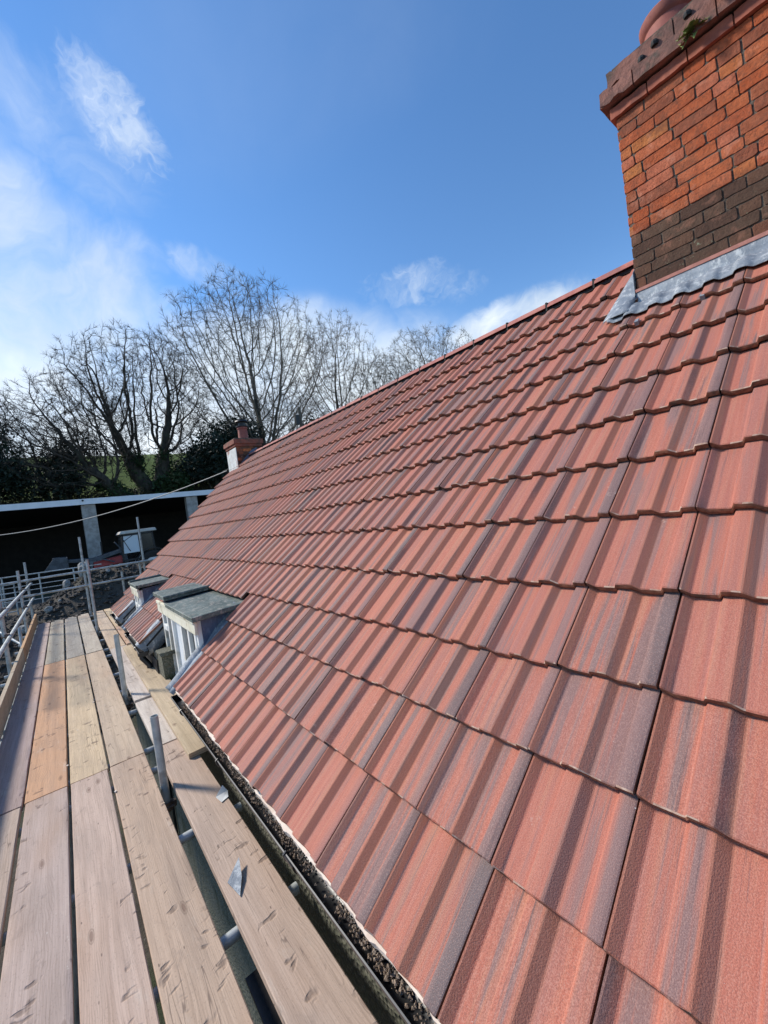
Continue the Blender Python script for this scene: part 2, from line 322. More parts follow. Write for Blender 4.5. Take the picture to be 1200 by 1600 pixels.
M['stone'] = m_simple('field_stone', (.20, .19, .17), (.46, .44, .40), 3, .9, .8, .03, c3=(.12, .12, .09), s3=2)
M['clod'] = m_simple('turned_soil', (.018, .015, .012), (.075, .062, .05), 4, .95, 1, .08, c3=(.11, .095, .08), s3=7)
M['cable'] = m_simple('grey_cable', (.28, .27, .25), (.34, .33, .30), 8, .6)
M['pole'] = m_simple('old_pole', (.10, .08, .06), (.15, .13, .10), 6, .9)

# ------------------------------------------------------------------ mesh builder
class MB:
    def __init__(s): s.v = []; s.f = []; s.m = []; s.uv = []; s.c = []; s.t = []; s.cc = (0, 0, 0); s.tt = (1, 1, 1)
    def face(s, idx, mi=0, uv=None):
        s.f.append(tuple(idx)); s.m.append(mi); s.uv.append(uv); s.c.append(s.cc); s.t.append(s.tt)
    def box(s, u0, u1, w0, w1, z0, z1, mi=0, j=0.0):
        """box in the place's frame; j jitters the corners"""
        b = len(s.v)
        for z in (z0, z1):
            for (u, w) in ((u0, w0), (u1, w0), (u1, w1), (u0, w1)):
                s.v.append(P(u+random.uniform(-j, j), w+random.uniform(-j, j), z+random.uniform(-j, j)))
        for q in ((0, 1, 2, 3), (4, 7, 6, 5), (0, 4, 5, 1), (1, 5, 6, 2), (2, 6, 7, 3), (3, 7, 4, 0)): s.face([b+i for i in q], mi)
    def hexa(s, pts, mi=0):
        """eight corners, bottom ring then top ring"""
        b = len(s.v); s.v += [Vector(p) for p in pts]
        for q in ((0, 1, 2, 3), (4, 7, 6, 5), (0, 4, 5, 1), (1, 5, 6, 2), (2, 6, 7, 3), (3, 7, 4, 0)): s.face([b+i for i in q], mi)
    def beam(s, a, b, w, h, mi=0, up=Vector((0, 0, 1))):
        a = Vector(a); b = Vector(b); d = (b-a).normalized(); x = d.cross(up)
        x = (x if x.length > 1e-4 else d.cross(Vector((1, 0, 0)))).normalized(); y = x.cross(d)
        x *= w/2; y *= h/2
        s.hexa([a-x-y, a+x-y, b+x-y, b-x-y, a-x+y, a+x+y, b+x+y, b-x+y], mi)
    def tube(s, pts, rad, n=12, mi=0, cap=True, hollow=False):
        pts = [Vector(p) for p in pts]; rads = rad if isinstance(rad, (list, tuple)) else [rad]*len(pts)
        rings = []; x = None
        for i, p in enumerate(pts):
            d = (pts[min(i+1, len(pts)-1)] - pts[max(i-1, 0)]).normalized()
            if x is None:
                x = d.cross(Vector((0, 0, 1)));
                if x.length < 1e-3: x = d.cross(Vector((1, 0, 0)))
            x = (x - d*x.dot(d)).normalized(); y = d.cross(x); b = len(s.v)
            for k in range(n):
                a = 2*math.pi*k/n; s.v.append(p + (x*math.cos(a) + y*math.sin(a))*rads[i])
            rings.append(b)
        for r0, r1 in zip(rings, rings[1:]):
            for k in range(n): s.face((r0+k, r0+(k+1) % n, r1+(k+1) % n, r1+k), mi)
        if hollow:                                   # open tube mouth at the last point
            d = (pts[-1]-pts[-2]).normalized(); b = len(s.v); rr = rads[-1]*.84
            for dz in (0, -.05):
                for k in range(n):
                    a = 2*math.pi*k/n; s.v.append(pts[-1] + d*dz + (x*math.cos(a) + y*math.sin(a))*rr)
            e = rings[-1]
            for k in range(n):
                k1 = (k+1) % n; s.face((e+k, e+k1, b+k1, b+k), mi); s.face((b+k, b+k1, b+n+k1, b+n+k), mi)
            s.face([b+n+k for k in range(n)], mi); s.face([rings[0]+k for k in range(n)][::-1], mi)
        elif cap:
            s.face([rings[0]+k for k in range(n)][::-1], mi); s.face([rings[-1]+k for k in range(n)], mi)
    def lathe(s, c, prof, n=24, mi=0):
        c = Vector(c); rings = []
        for (r, z) in prof:
            b = len(s.v); rings.append(b)
            for k in range(n):
                a = 2*math.pi*k/n; s.v.append(c + Vector((r*math.cos(a), r*math.sin(a), z)))
        for r0, r1 in zip(rings, rings[1:]):
            for k in range(n): s.face((r0+k, r0+(k+1) % n, r1+(k+1) % n, r1+k), mi)
        s.face([rings[0]+k for k in range(n)][::-1], mi); s.face([rings[-1]+k for k in range(n)], mi)
    def quad(s, a, b, c, d, mi=0):
        k = len(s.v); s.v += [Vector(a), Vector(b), Vector(c), Vector(d)]; s.face((k, k+1, k+2, k+3), mi)
    def prism(s, poly, off, mi=0):
        """polygon (list of points) pushed along a vector"""
        n = len(poly); b = len(s.v); off = Vector(off)
        s.v += [Vector(p) for p in poly] + [Vector(p)+off for p in poly]
        s.face([b+i for i in range(n)], mi); s.face([b+n+i for i in range(n)][::-1], mi)
        for i in range(n): j = (i+1) % n; s.face((b+i, b+n+i, b+n+j, b+j), mi)
    def build(s, name, mats, parent=None, smooth=False, bevel=0, recalc=True, origin=None):
        me = bpy.data.meshes.new(name)
        o0 = Vector(origin) if origin is not None else Vector((0, 0, 0))
        me.from_pydata([tuple(v-o0) for v in s.v], [], s.f)
        mats = mats if isinstance(mats, (list, tuple)) else [mats]
        for q in mats: me.materials.append(M[q] if isinstance(q, str) else q)
        me.polygons.foreach_set('material_index', s.m)
        tot = [len(f) for f in s.f]
        if any(u is not None for u in s.uv):
            l = me.uv_layers.new(name='UV'); flat = []
            for f, u in zip(s.f, s.uv):
                for q in (u if u is not None else [(0, 0)]*len(f)): flat += [q[0], q[1]]
            l.data.foreach_set('uv', flat)
        for nm, arr in (('rnd', s.c), ('tint', s.t)):
            if any(a != arr[0] for a in arr) or nm == 'tint' and arr and arr[0] != (1, 1, 1) or (nm == 'rnd' and arr and arr[0] != (0, 0, 0)):
                a = me.color_attributes.new(nm, 'FLOAT_COLOR', 'CORNER')
                x = np.repeat(np.array([list(q)+[1] for q in arr], dtype=np.float32), tot, axis=0)
                a.data.foreach_set('color', x.ravel())
        if recalc:
            bm = bmesh.new(); bm.from_mesh(me); bmesh.ops.recalc_face_normals(bm, faces=bm.faces); bm.to_mesh(me); bm.free()
        if smooth: me.polygons.foreach_set('use_smooth', [True]*len(me.polygons))
        me.update(); o = bpy.data.objects.new(name, me); C.objects.link(o)
        if origin is not None: o.location = o0
        if bevel:
            b = o.modifiers.new('bevel', 'BEVEL'); b.width = bevel; b.segments = 2; b.limit_method = 'ANGLE'
        if parent is not None:
            o.parent = parent
            pw = parent.location.copy(); q = parent.parent
            while q is not None: pw += q.location; q = q.parent
            o.location = o0 - pw
        return o
def tag(o, label=None, cat=None, group=None, kind=None):
    if label: o['label'] = label
    if cat: o['category'] = cat
    if group: o['group'] = group
    if kind: o['kind'] = kind
    return o
def thing(name, loc, label, cat, group=None):
    o = bpy.data.objects.new(name, None); C.objects.link(o); o.location = loc; o.empty_display_size = .3
    return tag(o, label, cat, group)
def smooth_by_angle(o, deg=35):
    me = o.data; bm = bmesh.new(); bm.from_mesh(me); lim = R(deg)
    for f in bm.faces: f.smooth = True
    for e in bm.edges:
        if len(e.link_faces) == 2 and e.calc_face_angle(0) > lim: e.smooth = False
    bm.to_mesh(me); bm.free()

# ------------------------------------------------------------------ ground, hill
def ground_h(u, w):
    """height of the land relative to eye level"""
    s = lambda a, b, x: (lambda q: q*q*(3-2*q))(min(1, max(0, (x-a)/(b-a))))
    z = -H + .0
    z += s(11.5, 17.5, u)*(H-2.15)
    md = math.exp(-((u-17.6)/1.7)**2)*(1.10*s(-1.6, 1.0, w) + .10)*s(9, 4, w)
    z += md
    if u > 35: z += s(35, 40, u)*5.7 + s(40, 53, u)*5.6
    z += s(16, 50, w)*s(34, 40, u)*5.0
    if u > 52: z += s(52, 200, u)*4
    return z + .10*mnoise.noise(Vector((u*.6, w*.6, 0))) + .04*mnoise.noise(Vector((u*2.3, w*2.3, 3)))
def axis(a, b, fine, coarse, lo, hi):
    x = [a]; 
    while x[-1] < b: x.append(x[-1] + (fine if lo <= x[-1] <= hi else coarse))
    return x
def land(name, us, ws, mt, label=None):
    b = MB(); nu, nw = len(us), len(ws)
    for u in us:
        for w in ws: b.v.append(P(u, w, ground_h(u, w)))
    for i in range(nu-1):
        for j in range(nw-1): b.face((i*nw+j, i*nw+j+1, (i+1)*nw+j+1, (i+1)*nw+j), 0 if us[i] < 34.9 else 1)
    o = b.build(name, mt, smooth=True); return tag(o, kind='structure')
us = [-2000, -600, -200, -60, -25] + axis(-10, 60, .45, 2.0, 11, 54) + [75, 100, 150, 220, 400, 900, 2500]
ws = [-2500, -800, -300, -120, -60, -30] + axis(-16, 50, .45, 1.5, -9, 14) + [60, 80, 120, 200, 500, 1200, 2500]
us = sorted(set(round(x, 3) for x in us)); ws = sorted(set(round(x, 3) for x in ws))
land('ground', us, ws, ['dirt', 'hill'])
# ------------------------------------------------------------------ cottage
EW, EZ = .547, -1.318                    # eaves line of the roof plane
vdir = (math.cos(RP), math.sin(RP)); ndir = (-math.sin(RP), math.cos(RP))
def RF(u, v, h=0.0): return P(u, EW + v*vdir[0] + h*ndir[0], EZ + v*vdir[1] + h*ndir[1])
def RW(v, h=0.0): return EW + v*vdir[0] + h*ndir[0], EZ + v*vdir[1] + h*ndir[1]
cottage = thing('cottage', P(4.5, 4.1, -H), 'cottage with a red interlocking tile roof, two lead dormers and two brick chimneys', 'cottage')
VE = 4.62
def verge(v): return 9.14 + .40*v        # the gable stands a little out of square
def _ss(a, b, x): q = min(1, max(0, (x-a)/(b-a))); return q*q*(3-2*q)
def _h(a): return 1 - _ss(.128, .215, a) + _ss(.375, .482, a) - _ss(.622, .705, a) + _ss(.895, .995, a) - .10*(1-_ss(0.0, .03, a))
PROF = [(.009, .90), (.02, .97), (.04, 1), (.140, 1), (.152, .96), (.178, .08), (.192, 0), (.29, 0), (.378, 0), (.390, .06), (.470, .94), (.484, 1), (.56, 1), (.628, 1),
        (.640, .96), (.666, .08), (.680, 0), (.79, 0), (.888, 0), (.900, .06), (.975, .90), (.991, .97)]
TW = .300; U0 = .469
NOSE = [.066, .393, .704, .997, 1.335, 1.70, 2.05, 2.402, 2.746, 3.103, 3.443, 3.785, 4.125, 4.45]
ROLLH = .0205
def add_tile(b, ua, ub, v0, v1, rf=RF, jit=1.0, step=.043):
    """one interlocking tile between ua..ub, nose at v0, head at v1"""
    b.cc = (random.random(), random.random(), random.random())
    du = random.uniform(-.0012, .0012)*jit; dz = (random.uniform(-.002, .003) + (.006 if random.random() < .05 else 0))*jit; dv = random.uniform(-.005, .005)*jit; tl = random.uniform(-.003, .003)*jit
    def hh(a, v):                        # height over the roof plane
        return (step + dz)*(1-(v-v0)/(v1-v0)*.97) + tl*(a-.5)
    rows = [(v0+dv+.001, -.028, 1), (v0+dv-.0015, -.015, 1), (v0+dv, -.004, 1), (v0+dv+.0035, 0, 1), (v0+dv+.05, 0, 1), (v1-.10, 0, 1), (v1, 0, 1)]
    base = len(b.v); n = len(PROF)
    chip = [mnoise.noise(Vector((ua*9+a*9, v0*7, 1.3))) for a, _ in PROF]
    for ri, (v, dh, k) in enumerate(rows):
        for pi, (a, h) in enumerate(PROF):
            e = 0
            if ri in (1, 2): e = .0035*mnoise.noise(Vector(((ua+a*TW)*40, v0*10, ri)))
            b.v.append(rf(ua + (a)*(ub-ua) + du, v + e, hh(a, v) + h*ROLLH + dh + (.0012*mnoise.noise(Vector(((ua+a*TW)*30, v0*9, 5))) if ri < 4 else 0)))
    for ri in range(len(rows)-1):
        for pi in range(n-1):
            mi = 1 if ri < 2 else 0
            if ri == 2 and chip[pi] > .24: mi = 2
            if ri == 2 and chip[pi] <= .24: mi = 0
            i0 = base+ri*n+pi; uv = [(PROF[pi][0], rows[ri][0]-v0), (PROF[pi+1][0], rows[ri][0]-v0), (PROF[pi+1][0], rows[ri+1][0]-v0), (PROF[pi][0], rows[ri+1][0]-v0)]
            b.face((i0, i0+1, i0+n+1, i0+n), mi, uv)
    for side in (0, n-1):                # the tile's two long sides
        k = len(b.v)
        for (v, dh, _) in (rows[3], rows[-1]):
            a, h = PROF[side]; uu = ua + a*(ub-ua) + du
            b.v.append(rf(uu, v, hh(a, v) + h*ROLLH)); b.v.append(rf(uu, v, hh(a, v) + h*ROLLH - .018))
        b.face((k, k+1, k+3, k+2), 1, [(0, 0)]*4)
    b.cc = (0, 0, 0)
D1 = (3.735, 5.62); D2 = (7.03, 7.95)     # openings for the dormers along the eaves
CH1 = (.0, 1.075)                        # near chimney along the ridge
roof = MB()
i0 = -10
for ci in range(13):
    v0 = NOSE[ci]; v1 = NOSE[ci+1] + .075
    if ci == 12: v1 = VE + .02
    for i in range(i0, 42):
        ua = U0 + i*TW; ub = ua + TW; a0, a1 = v0, v1
        lim = verge(v0+.17)
        if ua > lim-.06: continue
        ub_ = min(ub, lim)
        lo, hi = ua, ub_
        for (da, db) in (D1, D2):
            if ci <= 2 or ci == 3 and False:
                if lo >= da-.03 and hi <= db+.03: lo = hi
                elif lo < da < hi: hi = da
                elif lo < db < hi: lo = db
            if ci == 3 and da-.02 < (ua+ub)/2 < db+.02: a0 = .935
        if hi-lo < .04: continue
        # chimney hole
        if ci >= 11 and CH1[0] < (lo+hi)/2 < CH1[1]: continue
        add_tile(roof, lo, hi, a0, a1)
ridge_w, ridge_z = RW(VE)
def RFB(u, v, h=0.0):                    # back slope
    return P(u, 2*ridge_w - (EW + v*vdir[0]) - h*ndir[0], EZ + v*vdir[1] + h*ndir[1])
for ci in range(13):
    v0 = NOSE[ci]; v1 = NOSE[ci+1] + .075 if ci < 12 else VE+.02
    for i in range(i0, 42):
        ua = U0 + i*TW
        if ua > verge(4.6)-.1: continue
        if ci >= 11 and CH1[0] < ua+.15 < CH1[1]: continue
        add_tile(roof, ua, min(ua+TW, verge(VE)), v0, v1, RFB)
# dark underlay beneath the tiles
def slab(b, rf, ua, ub, va, vb, h, mi):
    n = 8
    b.hexa([rf(ua, va, h-.02), rf(ub, va, h-.02), rf(ub+.40*(vb-va)*(1 if ub > 8 else 0), vb, h-.02), rf(ua, vb, h-.02),
            rf(ua, va, h), rf(ub, va, h), rf(ub+.40*(vb-va)*(1 if ub > 8 else 0), vb, h), rf(ua, vb, h)], mi)
UN = -2.55
slab(roof, RF, UN, D1[0]-.01, .09, .93, -.022, 3); slab(roof, RF, D1[1], D2[0], .09, .93, -.022, 3); slab(roof, RF, D2[1], verge(.1)-.02, .09, .93, -.022, 3)
slab(roof, RF, UN, verge(.93)-.02, .93, VE-.05, -.022, 3); slab(roof, RFB, UN, verge(4.6)-.05, .09, VE-.05, -.022, 3)
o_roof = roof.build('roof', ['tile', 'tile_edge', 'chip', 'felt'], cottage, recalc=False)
smooth_by_angle(o_roof, 15)

# ridge tiles
rb = MB()
def ridge_run(ua, ub):
    u = ua
    while u < ub-.1:
        L = min(.45, ub-u); rb.cc = (random.random(), random.random(), random.random())
        prof = []
        for k in range(9):
            a = math.pi*(k/8); prof.append((-.125*math.cos(a), .015 + .075*math.sin(a)))
        zt = ridge_z
        j = random.uniform(-.004, .004)
        for lip, (x0, x1, s) in enumerate(((u, u+L-.012, 1.0), )):
            b0 = len(rb.v)
            for uu in (x0, x0+.004, x1-.004, x1):
                sc_ = 1.0 if uu not in (x0, x1) else .96
                for (dw, dz) in prof: rb.v.append(P(uu, ridge_w + dw*sc_ + j, zt - .035 + dz*sc_))
            for r_ in range(3):
                for k in range(8): q = b0+r_*9+k; rb.face((q, q+1, q+10, q+9), 0, [(k/8, u % 1), ((k+1)/8, u % 1), ((k+1)/8, u % 1+.4), (k/8, u % 1+.4)])
            rb.face([b0+k for k in range(9)][::-1], 1); rb.face([b0+27+k for k in range(9)], 1)
        rb.box(u+L-.014, u+L+.002, ridge_w-.118, ridge_w+.118, zt-.05, zt+.03, 2)
        u += L
    rb.cc = (0, 0, 0)
for (a_, b_) in ((CH1[1]+.05, verge(VE)-.80), (-2.5, CH1[0]-.05)):
    rb = MB(); ridge_run(a_, b_); o = rb.build('ridge_tiles', ['capred', 'tile_edge', 'felt'], cottage); smooth_by_angle(o, 40)
# dry-fix strip under the ridge
b = MB(); b.box(CH1[1]+.05, verge(VE)-.85, ridge_w-.10, ridge_w+.10, ridge_z-.055, ridge_z-.03, 0); b.build('ridge_batten', 'felt', cottage)

# walls
b = MB(); WW = .70; WB = 2*ridge_w-WW; GZ = -H-.3
def wallrun(u0, u1, zt): b.box(u0, u1, WW, WW+.35, GZ, zt, 0)
wallrun(-2.4, 3.76, -1.38); wallrun(3.76, 5.42, -1.70); wallrun(5.42, 7.12, -1.36); wallrun(7.12, 7.85, -1.70); wallrun(7.85, 9.12, -1.38)
b.box(5.13, 5.41, WW+.003, WW+.30, -1.71, -1.33, 0, .012)
b.box(-2.4, 9.12, WB-.35, WB, GZ, -1.40, 0)
for (ua, ub, sk) in ((-2.4, -2.05, 0), (8.75, 9.10, 1)):       # gables
    pts = [(WW+.353, GZ), (WB-.353, GZ), (WB-.353, -1.41), (ridge_w, ridge_z-.32), (WW+.353, -1.41)]
    top = [(0, 0), (0, 0), (0, .02), (0, 1.75), (0, .02)]
    nn = len(pts); k = len(b.v)
    for off in (ua, ub):
        for (w, z), (_, s_) in zip(pts, top): b.v.append(P(off + sk*s_, w, z))
    b.face([k+i for i in range(nn)], 0); b.face([k+nn+i for i in range(nn)][::-1], 0)
    for i in range(nn): j = (i+1) % nn; b.face((k+i, k+nn+i, k+nn+j, k+j), 0)
b.build('wall', 'roughcast', cottage)
b = MB(); b.box(5.11, 5.40, WW-.01, WW+.31, -1.328, -1.295, 0, .012); b.build('pier_cap', 'roughcast', cottage, bevel=.01)
for (a_, b_) in ((5.43, 7.05), (7.9, 9.05)):  # dark sheets over the wall, painting in the black shade under the eaves
    b = MB(); b.box(a_, b_, .688, .697, -1.85, -1.43); b.build('eaves_shade_sheet', 'felt', cottage)
# soffit / fascia boards
for (ua, ub) in ((-2.45, D1[0]-.02), (D1[1]+.02, D2[0]-.02), (D2[1]+.02, 9.13)):
    b = MB(); b.box(ua, ub, .66, .685, -1.42, -1.295, 0); b.build('fascia_board', 'black', cottage)

# gutter, one length per stretch of eaves
def gutter(ua, ub, w0=.598, z0=-1.338, r=.052):
    g = MB(); n = 14; us_ = np.arange(ua, ub+.001, (ub-ua)/max(1, int((ub-ua)/.5)))
    rings = []
    for u in us_:
        k = len(g.v); rings.append(k)
        for q in range(n+1):
            a = math.pi*q/n; g.v.append(P(u, w0 - r*math.cos(a), z0 - r*math.sin(a)))
        for q in range(n, -1, -1):
            a = math.pi*q/n; g.v.append(P(u, w0 - (r-.004)*math.cos(a), z0 + (.003 if q in (0, n) else 0) - (r-.004)*math.sin(a)))
    N = 2*(n+1)
    for a, c in zip(rings, rings[1:]):
        for q in range(N): g.face((a+q, a+(q+1) % N, c+(q+1) % N, c+q))
    for k in (rings[0], rings[-1]):
        for q in range(n): g.face((k+q, k+q+1, k+N-2-q, k+N-1-q))
    # closed ends
    for u in (ua, ub):
        g.prism([P(u, w0 - (r-.001)*math.cos(math.pi*q/n), z0+.001 - (r-.001)*math.sin(math.pi*q/n)) for q in range(n+1)], (.006, 0, 0))
    u = ua + .35
    while u < ub:                                         # brackets
        pts = [P(u, w0 - (r+.005)*math.cos(math.pi*q/8), z0 - (r+.005)*math.sin(math.pi*q/8)) for q in range(9)]
        g.tube([P(u, w0-r+.008, z0+.008)] + pts + [P(u, .672, z0+.02)], .005, 5); u += .92
    # union sleeves
    for u in ([1.55, -.8] if ua < 0 else []):
        g.prism([P(u, w0 - (r+.006)*math.cos(math.pi*q/n), z0 - (r+.006)*math.sin(math.pi*q/n)) for q in range(n+1)] +
                [P(u, w0 - (r+.001)*math.cos(math.pi*q/n), z0 - (r+.001)*math.sin(math.pi*q/n)) for q in range(n, -1, -1)], (.09, 0, 0))
    # eaves tray that carries the underlay into the gutter
    g.hexa([P(ua, .652, -1.352), P(ub, .652, -1.352), P(ub, .605+.03, -1.30), P(ua, .605+.03, -1.30), P(ua, .655, -1.350), P(ub, .655, -1.350), P(ub, .64, -1.300), P(ua, .64, -1.300)])
    o = g.build('gutter', 'black', cottage); smooth_by_angle(o, 40); return o
g1 = gutter(-2.4, D1[0]+.10); g2 = gutter(D1[1]-.02, D2[0]+.03); g3 = gutter(D2[1]-.03, 9.2)
g1['label'] = 'black half round gutter full of mortar droppings'
d = MB()                                                   # droppings lying in the gutter
for k in range(3600):
    u = random.uniform(-.3, 3.65); s = random.uniform(.002, .008)
    dens = mnoise.noise(Vector((u*3.2, 0, 0)))+.50+.5*mnoise.noise(Vector((u*19, 3, 0)))
    if random.random() > dens: continue
    w = random.gauss(.598, .011); z = -1.378 + random.uniform(.004, .032) - abs(w-.607)*.25
    c = P(u, w, z); k0 = len(d.v)
    pts = [Vector((random.uniform(-1, 1), random.uniform(-1, 1), random.uniform(-1, 1))).normalized()*s*random.uniform(.7, 1.3) for _ in range(4)]
    ax = [Vector((s, 0, 0)), Vector((-s, 0, 0)), Vector((0, s, 0)), Vector((0, -s, 0)), Vector((0, 0, s)), Vector((0, 0, -s))]
    d.v += [c + a*random.uniform(.6, 1.3) for a in ax]
    for f in ((0, 2, 4), (2, 1, 4), (1, 3, 4), (3, 0, 4), (2, 0, 5), (1, 2, 5), (3, 1, 5), (0, 3, 5)): d.face([k0+i for i in f])
o = d.build('gutter_debris', 'debris', g1, recalc=False); o['kind'] = 'stuff'
# pale filler strip showing under the bottom tiles
def filler(ua, ub):
    s = MB(); u = ua; k0 = len(s.v); cnt = 0
    while u <= ub:
        e = .009*mnoise.noise(Vector((u*5, 2, 0))) + .005*mnoise.noise(Vector((u*22, 4, 0)))
        w, z = RW(.058 + e*1.0, 0)
        s.v += [P(u, w-.017-abs(e)*1.6, z+.012), P(u, w-.012, z-.010+e*1.2), P(u, w+.05, z+.012), P(u, w+.045, z+.034)]; cnt += 1; u += .02
    for i in range(cnt-1):
        for q in range(4): a = k0+i*4; s.face((a+q, a+(q+1) % 4, a+4+(q+1) % 4, a+4+q))
    s.face([k0, k0+1, k0+2, k0+3]); s.face([k0+(cnt-1)*4+q for q in range(4)][::-1])
    return s.build('eaves_filler', 'stripcream', cottage)
filler(-2.4, D1[0]-.01); filler(D1[1]+.12, D2[0]-.1); filler(D2[1]+.1, 9.1)
# downpipe between the dormers
b = MB(); b.tube([P(5.85, .60, -1.39), P(5.85, .60, -1.46), P(5.80, .66, -1.56), P(5.80, .66, -H+.1)], .034, 12)
b.tube([P(5.85, .60, -1.375), P(5.85, .60, -1.43)], .045, 12)
for z in (-1.66, -2.9): b.tube([P(5.80, .66, z), P(5.80, .66, z-.04)], .043, 12)
o = b.build('downpipe', 'black', cottage); smooth_by_angle(o, 40)

# ------------------------------------------------------------------ dormers
def bevbox(b, *a, **k): b.box(*a, **k)
def dormer(ua, ub, lights, batten, label):
    """flat lead-roofed dormer in the slope between ua and ub"""
    fw = .84                                              # face of the window
    zt = -.79                                             # top of window
    zb_ = -1.66
    body = MB()
    body.box(ua+.11, ub-.11, 1.20, 1.28, -.90, -.80)
    for (u0, u1) in ((ua+.09, ua+.13), (ub-.13, ub-.09)):  # lead-clad cheeks
        pts = [(fw+.02, -1.68), (fw+.02, -.775), (1.27, -.75), (1.27, -.72-.02), (1.30, -.72), (1.30, -1.68)]
        body.prism([P(u0, w, z) for (w, z) in pts], P(u1, 0, 0)-P(u0, 0, 0))
    for zz in (.33, .66):                                 # welts in the cheek lead
        body.tube([P(ua+.088, fw+.02+.4*zz, -.80), P(ua+.088, fw+.02+.4*zz-.06, -1.2)], .004, 6)
    o = body.build('dormer', 'leaddark', cottage); o['label'] = label
    rf = MB()
    bu = batten
    def panel(u0, u1, zf, zbk, sl, mi=0):
        rf.hexa([P(u0, .775, zf-.042), P(u1, .775, zf-.042), P(u1, 1.26, zbk-.042), P(u0, 1.26, zbk-.042),
                 P(u0, .775, zf), P(u1, .775, zf), P(u1, 1.27+sl, zbk), P(u0, 1.27+sl, zbk)])
    if bu:
        panel(ua, bu, -.735, -.712, .0); panel(bu+.002, ub, -.672, -.655, .065)
        rf.tube([P(bu, .77, -.675), P(bu, 1.30, -.655)], .016, 8)
    else:
        panel(ua, ub, -.705, -.69, .02); rf.tube([P(ub-.16, .77, -.693), P(ub-.16, 1.30, -.672)], .02, 8)
    rf.tube([P(ua, .778, -.74 if bu else -.71), P(bu or ub, .778, -.74 if bu else -.71)], .010, 6)
    r_ = rf.build('lead_roof', 'leadroof', o, bevel=.006)
    fb = MB(); fb.box(ua+.05, ub-.06, fw-.045, fw-.02, -.895, -.79, 0, .003); fb.box(ua+.05, ub-.06, fw-.055, fw-.03, -.80, -.765, 0, .002)
    fb.build('fascia_board', 'cream', o, bevel=.003)
    fr = MB(); u0, u1 = ua+.10, ub-.10
    def st(a, c, z0, z1, d=.0, t_=.05): fr.box(a, c, fw-.018-d, fw-.018-d+t_, z0, z1)
    st(u0, u0+.055, zb_, zt-.004); st(u1-.055, u1, zb_, zt-.004); st(u0+.056, u1-.056, zt-.075, zt-.006); st(u0+.056, u1-.056, zb_, zb_+.05)
    fr.box(u0-.05, u1+.05, fw-.08, fw+.03, zb_-.05, zb_-.002)
    panes = []
    for (a, c, kind) in lights:                           # casements, a..c as fractions from the near side
        A = u0+.055+(u1-u0-.11)*a; B = u0+.055+(u1-u0-.11)*c
        if kind == 'plain': panes.append((A, B, zb_+.051, zt-.077, kind)); continue
        st(A, A+.062, zb_+.051, zt-.077, .008); st(B-.062, B, zb_+.051, zt-.077, .008)
        st(A+.063, B-.063, zt-.12, zt-.078, .012); st(A+.063, B-.063, zb_+.052, zb_+.10, .012)
        zs = [(zb_+.10, zt-.12)]
        if kind in ('two', 'near'):
            zm = -1.06 if kind == 'two' else -1.22
            st(A+.063, B-.063, zm-.03, zm+.03, .013); zs = [(zb_+.10, zm-.03), (zm+.03, zt-.12)]
        if kind == 'near': zs = zs[1:]; st(A+.063, B-.063, zb_+.101, zm-.031, .004)
        for (z0, z1) in zs: panes.append((A+.060, B-.060, z0, z1, kind))
    fo = fr.build('window_frame', 'whitepaint', o, bevel=.003)
    for (A, B, z0, z1, kind) in panes:
        p = MB(); p.box(A, B, fw+.004, fw+.010, z0, z1); p.build('pane', 'blind' if kind == 'blind' else 'pane', fo)
    bk = MB(); bk.box(u0+.01, u1-.01, fw+.25, fw+.27, zb_, zt); bk.build('room_lining', 'felt', o)
    return o
d1 = dormer(D1[0]+.02, D1[1]-.02, [(0, .21, 'near'), (.30, .33, 'plain'), (.36, .68, 'blind'), (.72, .745, 'plain'), (.79, 1, 'two')], 4.93, 'wide dormer with white casements, cream fascia and green grey lead flat roof')
d2 = dormer(D2[0]+.02, D2[1]-.02, [(.0, .46, 'two'), (.5, 1, 'two')], None, 'smaller far dormer with white window and lead flat roof')
# lead aprons dressed along the cut edges of the tiles
def lead_edge(uc, side, v0, v1, hang, name='lead_flashing', drop=.02, wd=.13):
    s = MB(); n = 26; m_ = 6; k0 = len(s.v)
    for i in range(n+1):
        v = v0 + (v1-v0)*i/n
        for j in range(m_+1):
            f = j/m_
            if f < .55: u = uc - side*wd*(1-f/.55) ; h = .050 - .006*f + .006*mnoise.noise(Vector((v*9, f*3, uc)))
            else: u = uc + side*.012*math.sin((f-.55)/.45*3.1); h = .047 - (f-.55)/.45*hang(v)
            u += .010*mnoise.noise(Vector((v*5, 7, uc)))
            s.v.append(RF(u, v, h))
    for i in range(n):
        for j in range(m_): a = k0+i*(m_+1)+j; s.face((a, a+1, a+m_+2, a+m_+1))
    o = s.build(name, 'lead', cottage, smooth=True, recalc=False)
    md = o.modifiers.new('thick', 'SOLIDIFY'); md.thickness = .003; return o
def roll_edge(ua, ub, va, vb, name='lead_flashing'):
    s = MB(); n = 22; m_ = 6; k0 = 0
    for i in range(n+1):
        v = va + (vb-va)*i/n
        for j in range(m_+1):
            f = j/m_; u = ua + (ub-ua)*f
            h = .012 + .034*math.sin(min(1, f*1.6)*math.pi)*(.8) + .012*mnoise.noise(Vector((v*7, f*2, ua))) + (.05*(f-.75)/.25 if f > .75 else 0)
            s.v.append(RF(u + .015*mnoise.noise(Vector((v*4, 3+f, 1))), v, h))
    for i in range(n):
        for j in range(m_): a = k0+i*(m_+1)+j; s.face((a, a+1, a+m_+2, a+m_+1))
    o = s.build(name, 'lead', cottage, smooth=True, recalc=False)
    md = o.modifiers.new('thick', 'SOLIDIFY'); md.thickness = .003; return o
roll_edge(D1[0]-.005, D1[0]+.13, .02, .87); roll_edge(D2[0]-.005, D2[0]+.12, .02, .87)
